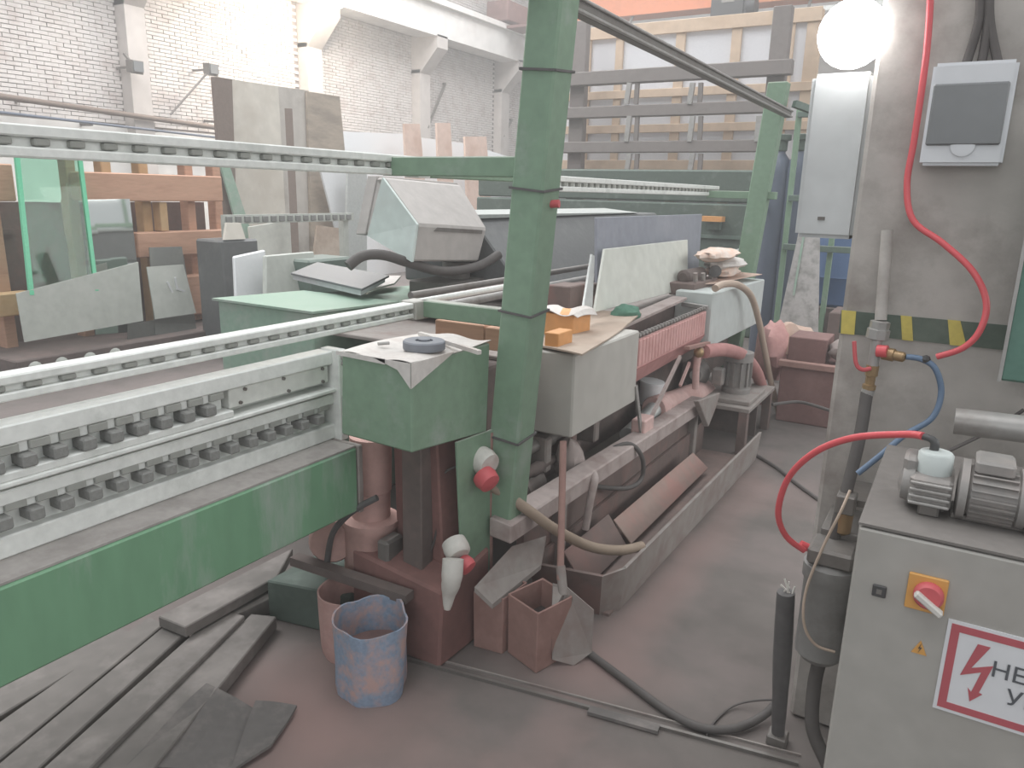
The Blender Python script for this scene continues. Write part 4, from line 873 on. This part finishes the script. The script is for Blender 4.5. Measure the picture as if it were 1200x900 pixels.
for i, (u, lab) in enumerate(((913, 'dark blue gas cylinder behind the rear post, left one'), (936, 'dark blue gas cylinder nearest the grey wall box'))):
    p = at(u, 200, y=8.4)
    gcx = thing('gas_cylinder', lab, 'gas cylinder', (p.x, 8.4, .9), 'gas cylinders behind the rear post')
    part('body', G().lathe((p.x, 8.4, .0), (0, 0, 1), [(.12, 0), (.125, .02), (.125, 1.95), (.1, 2.08), (.045, 2.15), (.045, 2.17)], 20), 'navy', gcx, smooth=True)
    part('cap', G().lathe((p.x, 8.4, 2.17), (0, 0, 1), [(.05, 0), (.06, .01), (.06, .1), (.09, .11), (.09, .16), (.03, .17)], 16), 'green_deep', gcx, smooth=True)
fr = thing('cylinder_rack', 'green steel bar frame standing in front of gas cylinders', 'frame', (-1.3, 8, 0))
for v_, h_ in ((136, .05), (231, .06), (287, .06)):
    a = at(880, v_, y=8.0); part('crossbar', G().box(at(928, 200, y=8.0).x, -.2, 7.97, 8.03, a.z - h_ / 2, a.z + h_ / 2), 'green_dark', fr, .004)
for u in (925, 980): a = at(u, 240, y=8.06); part('upright', G().box(a.x - .025, a.x + .025, 8.03, 8.08, 0, 2.6), 'green', fr, .004)
bb_ = thing('blue_barrel', 'blue plastic barrel behind the pillar', 'barrel', (-1.0, 9.2, 0))
p = at(985, 320, y=9.2)
part('body', G().lathe((p.x, 9.2, .55), (0, 0, 1), [(.27, 0), (.3, .03), (.3, .3), (.31, .32), (.3, .34), (.3, .85), (.26, .9)], 22), 'blue', bb_, smooth=True)
part('pallet', G().box(p.x - .5, p.x + .5, 8.8, 9.6, 0, .55), 'brown_dark', bb_)
solo('dark_crate', G().box(-1.9, .3, 10.2, 10.6, 0, 1.5), 'green_deep', 'dark green low wall of crates behind the barrel', 'crate', .01)
solo('rubble_shelf', G().box(-1.1, -.2, 8.0, 8.5, 0, .62), 'brown', 'brown low bench behind leaning glass', 'bench', .01)

# ================================================================== BACK RACK AND CRATES
BY = 11.0
bm_ = thing('green_machine_body', 'large dark green machine body behind the grinder', 'machine', (-4, 9.5, 0))
part('main_panel', G().box(-6.3, -1.95, 9.5, 10.3, 0, 1.62), 'green_deep', bm_, .02)
part('upper_panel', G().box(-6.3, -1.95, 9.54, 10.3, 1.63, 2.02), 'green_deep', bm_, .02)
part('trim_strip', G().box(-6.3, -1.95, 9.46, 9.5, 1.2, 1.24), 'green_dark', bm_)
a = at(824, 253, y=9.4); b = at(848, 260, y=9.4)
solo('orange_bar', G().box(a.x, b.x, 9.3, 9.46, b.z, a.z), 'orange_box', 'short orange bar on the dark green machine body', 'bar')
ob = bpy.data.objects['orange_bar']; part('bracket', G().box(a.x + .05, b.x - .05, 9.42, 9.52, b.z - .1, b.z + .02), 'green_dark', ob)
rk = thing('storage_rack', 'grey steel rack with long horizontal shelf beams at back', 'rack', (-4.5, BY, 0))
xl = at(655, 100, y=BY).x; xr = at(918, 100, y=BY).x
for v_, h_ in ((87, .19), (129, .16), (172, .16)):
    z_ = at(790, v_, y=BY).z; part('shelf_beam', G().box(xl - .3, xr + (.1 if v_ == 87 else 0), BY - .1, BY + .05, z_ - h_ / 2, z_ + h_ / 2), 'shelf_grey', rk, .01)
z_ = at(790, 205, y=BY).z
part('shelf_beam', G().box(xl - .3, xr, BY - .3, BY + .05, z_ - .2, z_), 'brown', rk, .01)
for u, zt in ((678, 25), (909, 8)):
    a = at(u, 100, y=BY + .1); t_ = at(u, zt, y=BY + .1).z; part('upright', G().box(a.x - .12, a.x + .12, BY + .05, BY + .2, 0, t_), 'shelf_grey', rk, .01)
for u in (738, 812):
    for (va_, vb_) in ((97, 122), (136, 166), (180, 205)):
        a = at(u, va_, y=BY - .1); b = at(u - 4, vb_, y=BY - .1)
        part('divider', G().bar(a, b, .07, .05), 'steel', rk); part('divider', G().bar(a + V((.1, .05, 0)), b + V((.13, .05, 0)), .06, .05), 'shelf_grey', rk)
for u in (890,):
    for (va_, vb_) in ((136, 166), (180, 205)): part('divider', G().bar(at(u, va_, y=BY - .1), at(u - 3, vb_, y=BY - .1), .07, .05), 'steel', rk)
# crate of white panels with pale wooden battens
CYY = BY + .6
cr = thing('panel_crate', 'big white panels crated in pale wooden battens behind the rack', 'crate', (-4.6, CYY, 0))
L0 = at(660, 100, y=CYY).x; L1 = at(955, 100, y=CYY).x; zt = at(800, 26, y=CYY).z; zb = .3
xs = [at(u, 60, y=CYY).x for u in (690, 726, 795, 864, 915, 955)]
for i in range(len(xs) - 1): part('white_panel', G().box(xs[i], xs[i + 1], CYY + .03, CYY + .06, zb, zt - .05), 'crate_white', cr)
part('white_panel', G().box(L0 - .2, xs[0], CYY + .03, CYY + .06, zb, zt - .2), 'crate_white', cr)
for u, hw in ((688, .07), (726, .06), (797, .07), (862, .07), (925, .05), (952, .1)):
    a = at(u, 60, y=CYY); part('batten', G().box(a.x - hw, a.x + hw, CYY - .02, CYY + .03, zb, zt), 'wood_pale', cr, .005)
for v_, hh in ((31, .09), (108, .06), (150, .06), (195, .09)):
    a = at(800, v_, y=CYY); part('batten', G().box(L0, L1, CYY - .05, CYY - .02, a.z - hh, a.z + hh), 'wood_pale', cr, .005)
part('skid', G().box(L0, L1, CYY - .1, CYY + .2, 0, .3), 'brown', cr)
# orange crane girder and hoist, far down the hall on the crane beam
CRY = 23.5
zg = at(800, 11, y=CRY).z
cg = thing('crane_girder', 'orange overhead crane girder across the far end of the hall', 'crane', (-4, CRY, zg))
part('girder', G().box(-13.6, 7.5, CRY, CRY + .5, zg, zg + 1.3), 'orange_paint', cg, .02)
part('bottom_flange', G().box(-13.6, 7.5, CRY - .12, CRY + .62, zg - .05, zg), 'orange_paint', cg)
part('conductor_rail', G().box(-13.0, 7.5, CRY - .3, CRY - .22, zg - .45, zg - .33), 'rail_white', cg)
for k in range(8): part('rail_hanger', G().bar((-12.5 + 2.6 * k, CRY - .26, zg - .35), (-12.5 + 2.6 * k, CRY + .05, zg), .06, .06), 'steel_dark', cg)
part('end_carriage', G().box(WX + .45, WX + 1.25, CRY - 1.4, CRY + 1.9, zg - .1, zg + .5), 'rust_brown', cg, .03)
for yy in (CRY - 1.0, CRY + 1.5): part('wheel', G().cyl((WX + .55, yy, 7.2), (WX + .78, yy, 7.2), .18), 'steel_dark', cg, smooth=True)
part('platform', G().box(WX + .6, WX + 2.2, CRY - 1.2, CRY - .2, zg - .3, zg - .22), 'rust_brown', cg)
p = at(855, 9, y=CRY - .5)
ho = thing('chain_hoist', 'black hoist hanging on the orange crane girder', 'hoist', p)
part('body', G().box(p.x - .5, p.x + .5, CRY - .7, CRY - .14, p.z - .36, p.z + .4), 'hoist_black', ho, .08, seg=2)
part('motor_end', G().cyl((p.x + .48, CRY - .4, p.z), (p.x + .72, CRY - .4, p.z), .26), 'hoist_black', ho, smooth=True)
part('name_plate', G().box(p.x - .18, p.x + .18, CRY - .72, CRY - .7, p.z + .1, p.z + .22), 'steel_dark', ho)
part('suspension', G().box(p.x - .2, p.x + .2, CRY - .5, CRY - .12, p.z + .38, zg + .6), 'black', ho)

# ================================================================== LEFT BACKGROUND
RXX = -7.0
gr = thing('glass_rack', 'orange wooden rack for glass panes at left', 'rack', (RXX, 4.6, 0))
def yb(u, v=250, x=RXX): return at(u, v, x=x).y
part('rack_beam', G().box(RXX - .15, RXX, yb(97), yb(263), at(180, 236, x=RXX).z, at(180, 204, x=RXX).z), 'wood_orange', gr, .01)
part('rack_beam', G().box(RXX - .15, RXX, yb(158), yb(271), at(215, 299, x=RXX).z, at(215, 271, x=RXX).z), 'wood_orange', gr, .01)
part('rack_beam', G().box(RXX - .15, RXX, yb(205), yb(277), at(250, 366, x=RXX).z, at(250, 321, x=RXX).z), 'wood_orange', gr, .01)
part('rack_beam', G().box(RXX - .15, RXX, yb(-40), yb(26), at(10, 371, x=RXX).z, at(10, 344, x=RXX).z), 'wood_yellow', gr, .01)
part('rack_beam', G().box(RXX - .15, RXX, yb(-40), yb(22), at(10, 236, x=RXX).z, at(10, 192, x=RXX).z), 'wood_orange', gr, .01)
for u, m_ in ((141, 'wood_yellow'), (184, 'wood_yellow'), (236, 'wood_orange'), (268, 'wood_orange'), (100, 'wood_orange'), (4, 'wood_orange')):
    yy = yb(u); part('rack_upright', G().box(RXX - .28, RXX - .15, yy - .05, yy + .05, 0, 2.05), m_, gr, .008)
part('rack_upright', G().box(RXX - .15, RXX - .03, yb(190) - .0, yb(199), at(195, 271, x=RXX).z, at(195, 237, x=RXX).z), 'wood_yellow', gr, .006)
part('back_panel', G().box(RXX - .42, RXX - .4, yb(-40), yb(268), .25, at(215, 238, x=RXX).z), 'brown', gr)
part('cap_rail', G().box(RXX - .3, RXX - .13, yb(-40), yb(265), 1.98, 2.05), 'wood_orange', gr, .006)
bsx = part('base_sill', G().box(RXX - .4, RXX + .45, yb(-40), yb(268), 0, .26), 'brown_dark', gr, .01)
for u in (38, 70, 104, 134):
    p = at(u, 405, x=RXX + .46); part('mirrored_disc', G().lathe((RXX + .45, p.y, .18), (1, 0, 0), [(.05, 0), (.06, .01), (.03, .03)], 14), 'pane_grey', bsx, smooth=True)  # solid discs standing in for round reflections below the panes
def pane(name, label, pts, m_, th=.012, cat='glass', group=None, xb=RXX + .35, xt=RXX + .08, edge=None):
    zs = [q[1] for q in pts]; v0, v1 = max(zs), min(zs)
    w_ = []
    for u, v in pts:
        t_ = (v0 - v) / (v0 - v1); w_.append(at(u, v, x=xb + (xt - xb) * t_))
    o = solo(name, G().prism(w_, (-th, 0, 0)), m_, label, cat, group=group)
    return o, w_
o, wv = pane('green_glass', 'tall clear green glass pane with bright edges at left', [(37, 346), (113, 341), (92, 172), (19, 174)], 'glass_green', .012, xb=RXX + .42, xt=RXX + .2)
for a, b in ((wv[0], wv[3]), (wv[1], wv[2])): part('bright_edge', G().bar(a + V((-.006, 0, 0)), b + V((-.006, 0, 0)), .034, .03, up=(1, 0, 0)), 'glass_edge', o, label='bright green cut edge')
pane('mirror', 'mirror pane with white edge leaning right of green glass', [(112, 392), (170, 388), (152, 233), (97, 234)], 'mirror', .006, xb=RXX + .2, xt=RXX + .11)
pane('grey_glass', 'wide matt grey pane leaning low in the left rack', [(29, 401), (168, 376), (162, 307), (19, 344)], 'pane_grey', .01, xb=RXX + .46, xt=RXX + .40)
pane('dark_glass', 'dark grey pane between the mirror and wooden beams', [(182, 392), (231, 390), (213, 289), (175, 290)], 'pane_dark', .01, xb=RXX + .30, xt=RXX + .1)
o, wv = pane('grey_glass', 'smaller matt grey pane with white chalk scrawl', [(182, 374), (230, 367), (215, 310), (172, 313)], 'pane_grey', .01, xb=RXX + .36, xt=RXX + .28)
for (u0, v0, u1, v1) in ((196, 330, 203, 345), (205, 325, 208, 340), (207, 338, 217, 342)):
    t0 = at(u0, v0, x=RXX + .325); t1 = at(u1, v1, x=RXX + .315); part('chalk_mark', G().bar(t0, t1, .02, .008, up=(1, 0, 0)), 'white_sheet', o)
pane('dark_glass', 'dark low pane below the matt grey ones at left', [(150, 420), (232, 405), (228, 368), (150, 380)], 'pane_dark', .01, xb=RXX + .29, xt=RXX + .27)
solo('blue_crate', G().box(RXX - .6, RXX - .35, yb(-40), yb(20), at(5, 268, x=RXX - .4).z, at(5, 238, x=RXX - .4).z), 'navy', 'dark blue crate on the rack at the left edge', 'crate', .01)
o = bpy.data.objects['blue_crate']; part('crate_shelf', G().box(RXX - .6, RXX - .35, yb(-40), yb(40), at(5, 268, x=RXX - .4).z - .05, at(5, 268, x=RXX - .4).z), 'brown', o)
# stone slabs leaning behind
def to_floor(w_):
    """carry the two lowest corners (listed first) down their own edges to the floor"""
    w_ = list(w_)
    for i, j in ((0, 3), (1, 2)):
        d = w_[i] - w_[j]; t = (w_[j].z - .004) / -d.z; w_[i] = w_[j] + d * t
    return w_
def slab(label, pts, m_, th, x0, lean_, cat='slab', name='stone_slab', group='slabs leaning behind the console'):
    w_ = []
    for u, v in pts:
        z_ = at(u, v, x=x0).z; w_.append(at(u, v, x=x0 - lean_ * z_))
    w_ = to_floor(w_)
    return solo(name, G().prism(w_, (-th, 0, 0)), m_, label, cat, group=group)
slab('tall beige slab with brown edge at left of slab row', [(282, 330), (340, 345), (326, 101), (252, 90)], 'stone_beige', .06, -7.7, .12)
slab('narrow brown edged slab leaning left of the beige one', [(268, 330), (280, 330), (272, 93), (250, 90)], 'edge_brown', .05, -7.6, .12)
slab('tall grey slab in the middle of the slab row', [(330, 345), (395, 345), (362, 106), (326, 101)], 'stone_grey', .05, -7.8, .12)
slab('brown marbled slab at the right of the slab row', [(362, 178), (404, 174), (398, 113), (360, 107)], 'stone_brown', .04, -7.75, .12)
slab('white panel with pencil marks leaning before the grey slab', [(404, 310), (419, 306), (408, 200), (376, 200)], 'white_sheet', .03, -7.55, .10, 'panel', 'white_board')
slab('greenish grey narrow panel left of the beige slab', [(276, 258), (290, 258), (268, 190), (258, 190)], 'green_pale', .03, -7.5, .12, 'panel', 'grey_board')
slab('cream low sheet leaning at foot of the beige slab', [(300, 345), (346, 345), (340, 258), (292, 266)], 'cream', .03, -7.2, .1, 'panel', 'cream_board')
slab('brown offcut leaning at foot of white panel', [(368, 300), (410, 305), (402, 268), (372, 264)], 'wood_board', .03, -7.1, .1, 'panel', 'offcut')
solo('dark_post', G().bar(at(348, 330, x=-7.0), at(338, 128, x=-7.35), .09, .06), 'edge_brown', 'dark vertical post in front of the slab row', 'post')
# second pad rail visible beyond
rr = thing('rear_rail', 'thin grey pad rail far behind the green cabinet', 'rail', (-6.4, 6.5, 0))
a = at(262, 258, x=-6.4); b = at(415, 262, x=-6.4)
r_ = part('rail', G().box(-6.44, -6.4, a.y, b.y, a.z - .04, a.z + .05), 'pane_grey', rr)
pm2 = G().box(-.01, .015, -.035, .035, -.03, .03).mesh('pad', 'rubber', bev=.004)
k = 0
while a.y + .06 + k * .115 < b.y: place('pad', pm2, r_, (-6.395, a.y + .06 + k * .115, a.z + .005)); k += 1
for yy in (a.y + .1, b.y - .1): part('rail_leg', G().box(-6.52, -6.44, yy - .04, yy + .04, 0, a.z), 'pane_grey', rr)
# small stuff near the rail
solo('speckled_tile', G().prism([at(263, 281, x=-6.2), at(288, 280, x=-6.2), at(282, 261, x=-6.25), at(266, 261, x=-6.25)], (-.03, 0, 0)), 'stone_beige', 'small speckled white tile left below the rear rail', 'tile')
solo('black_box', G().box(-6.6, -6.2, at(261, 300, x=-6.2).y, at(304, 300, x=-6.2).y, .0, at(280, 281, x=-6.2).z), 'hood_dark', 'dark tall box behind the green cabinet', 'box', .02)
solo('white_bag', G().prism(to_floor([at(276, 345, x=-5.2), at(316, 350, x=-5.2), at(311, 293, x=-5.3), at(274, 301, x=-5.3)]), (-.05, .02, 0)), 'slate_blue' if 0 else 'white_sheet', 'white curled sheet standing behind the green cabinet', 'sheet', .01)
solo('grey_board', G().prism(to_floor([at(312, 350, x=-5.0), at(372, 350, x=-5.0), at(368, 295, x=-5.1), at(312, 300, x=-5.1)]), (-.05, 0, 0)), 'pane_grey', 'grey board standing behind the folder', 'board', .006)
solo('dark_leaf', G().box(-5.3, -4.9, at(352, 312, x=-5).y, at(405, 312, x=-5).y, 0, at(380, 302, x=-5).z), 'green_dark', 'low dark green block behind the folder', 'block', .02)
# white sheets and wooden offcuts leaning at the far wall
for i, (pts, m_, lab, cat) in enumerate((
        ([(398, 330), (480, 330), (478, 157), (398, 154)], 'white_sheet', 'large white sheet leaning left of the wooden boards', 'sheet'),
        ([(484, 330), (560, 330), (545, 168), (484, 160)], 'white_sheet', 'white sheet leaning between the two narrow wooden boards', 'sheet'),
        ([(568, 330), (640, 330), (640, 198), (566, 174)], 'white_sheet', 'white sheet sloping down behind the front post', 'sheet'))):
    slab(lab, pts, m_, .04, -10.2 - .05 * i, .1, cat, 'white_sheet', 'white sheets leaning far behind')
for i, (pts, m_, lab) in enumerate((
        ([(480, 300), (506, 300), (492, 145), (474, 145)], 'wood_pink', 'narrow wooden board with a knot, left of three'),
        ([(518, 300), (536, 300), (528, 144), (512, 144)], 'wood_pink', 'narrow wooden board, middle of the three'),
        ([(550, 300), (580, 300), (570, 160), (545, 160)], 'wood_pink', 'wider wooden board nearest the front post'))):
    slab(lab, pts, m_, .05, -9.6, .1, 'board', 'wooden_board', 'boards leaning before the white sheets')
solo('grey_sheet', G().prism(to_floor([at(405, 330, x=-7.3), at(430, 330, x=-7.3), at(430, 200, x=-7.5), at(408, 200, x=-7.5)]), (-.04, 0, 0)), 'tin_grey', 'grey shiny sheet standing left of the console', 'sheet')
# pipes, floodlights and brackets on the left wall
pz = 2.86
solo('water_pipe', G().cyl((WX + .4, 6.5, 3.09), (WX + .4, 12.6, 2.86), .05), 'edge_brown', 'rusty pipe running along the left brick wall', 'pipe', smooth=True)
o = bpy.data.objects['water_pipe']
for yy in (7.6, 9.4, 11.5): part('bracket', G().bar((WX + .022, yy, 3.05), (WX + .4, yy, 3.02), .05, .05), 'steel_dark', o)
solo('cable_conduit', G().cyl((WX + .42, 6.4, 2.82), (WX + .42, 13, 2.66), .025), 'navy', 'thin dark conduit below the wall pipe', 'pipe', smooth=True)
o = bpy.data.objects['cable_conduit']
for yy in (8.7, 10.2, 12.4): part('bracket', G().bar((WX + .052, yy, 2.75), (WX + .42, yy, 2.74), .04, .06), 'steel_dark', o)
for u, v, lab in ((158, 78, 'small dark floodlight on the nearest pilaster'), (247, 81, 'small dark floodlight on a long rod above the slabs')):
    p = at(u, v, x=WX + .6)
    t = thing('floodlight', lab, 'floodlight', p)
    part('housing', G().hexa([p + V(q) for q in ((-.1, -.12, -.1), (.08, -.12, -.14), (.08, .12, -.14), (-.1, .12, -.1))], [p + V(q) for q in ((-.1, -.12, .12), (.12, -.12, .1), (.12, .12, .1), (-.1, .12, .12))]), 'steel_dark', t, .01)
    part('glass', G().box(p.x + .1, p.x + .125, p.y - .1, p.y + .1, p.z - .1, p.z + .08), 'window_grey', t)
    if u > 200: part('rod', G().cyl(p, at(200, 134, x=WX + .5), .02), 'steel_dark', t); 
    else: part('bracket', G().bar(p, (WX + .3, p.y, p.z + .25), .04, .04), 'steel_dark', t)
    part('arm', G().bar(p + V((-.05, 0, 0)), (WX + .03, p.y, p.z), .04, .04), 'steel_dark', t)
for (u0, v0, u1, v1, lab) in ((501, 150, 522, 98, 'slanted dark iron rod on far brick wall, left one'), (590, 160, 600, 140, 'short dark iron rod beside the front post top')):
    a = at(u0, v0, x=WX + .3); b = at(u1, v1, x=WX + .12)
    o = solo('iron_rod', G().bar(a, b, .06, .05), 'steel_dark', lab, 'rod'); part('bracket', G().bar(b, (WX + .022, b.y, b.z), .05, .05), 'steel_dark', o)
# hall lamps under the crane beam
for u, v, lab in ((392, 2, 'bright hall lamp high on the left wall, far one'), (338, -22, 'bright hall lamp high on the left wall, near one')):
    p = at(u, v, x=WX + 1.7)
    t = thing('hall_lamp', lab, 'lamp', p, 'hall lamps under the crane beam')
    part('reflector', G().lathe(p, (.2, 0, 1), [(.3, 0), (.28, .02), (.1, .28), (.1, .4)], 20), 'tin_grey', t, smooth=True)
    part('bulb', G().ball(p + V((0, 0, -.02)), .2, 14, (1, 1, .7)), 'hall_lamp_glow', t, smooth=True)
    part('bracket', G().bar(p + V((0, 0, .35)), (WX + .9, p.y, p.z + .35), .05, .05), 'steel_dark', t)
# dust haze that fills the hall
m = bpy.data.materials.new('haze'); m.use_nodes = True; nt = m.node_tree; nt.nodes.remove(nt.nodes['Principled BSDF'])
vs_ = nt.nodes.new('ShaderNodeVolumeScatter'); vs_.inputs['Density'].default_value = HAZE; vs_.inputs['Color'].default_value = (.98, .97, .96, 1); vs_.inputs['Anisotropy'].default_value = .2
nt.links.new(vs_.outputs[0], nt.nodes['Material Output'].inputs['Volume']); MATS['haze'] = m
hz = struct('haze', G().box(-14.7, 7.9, -3.9, 27.9, .002, 10.9), 'haze')
bpy.context.view_layer.update()
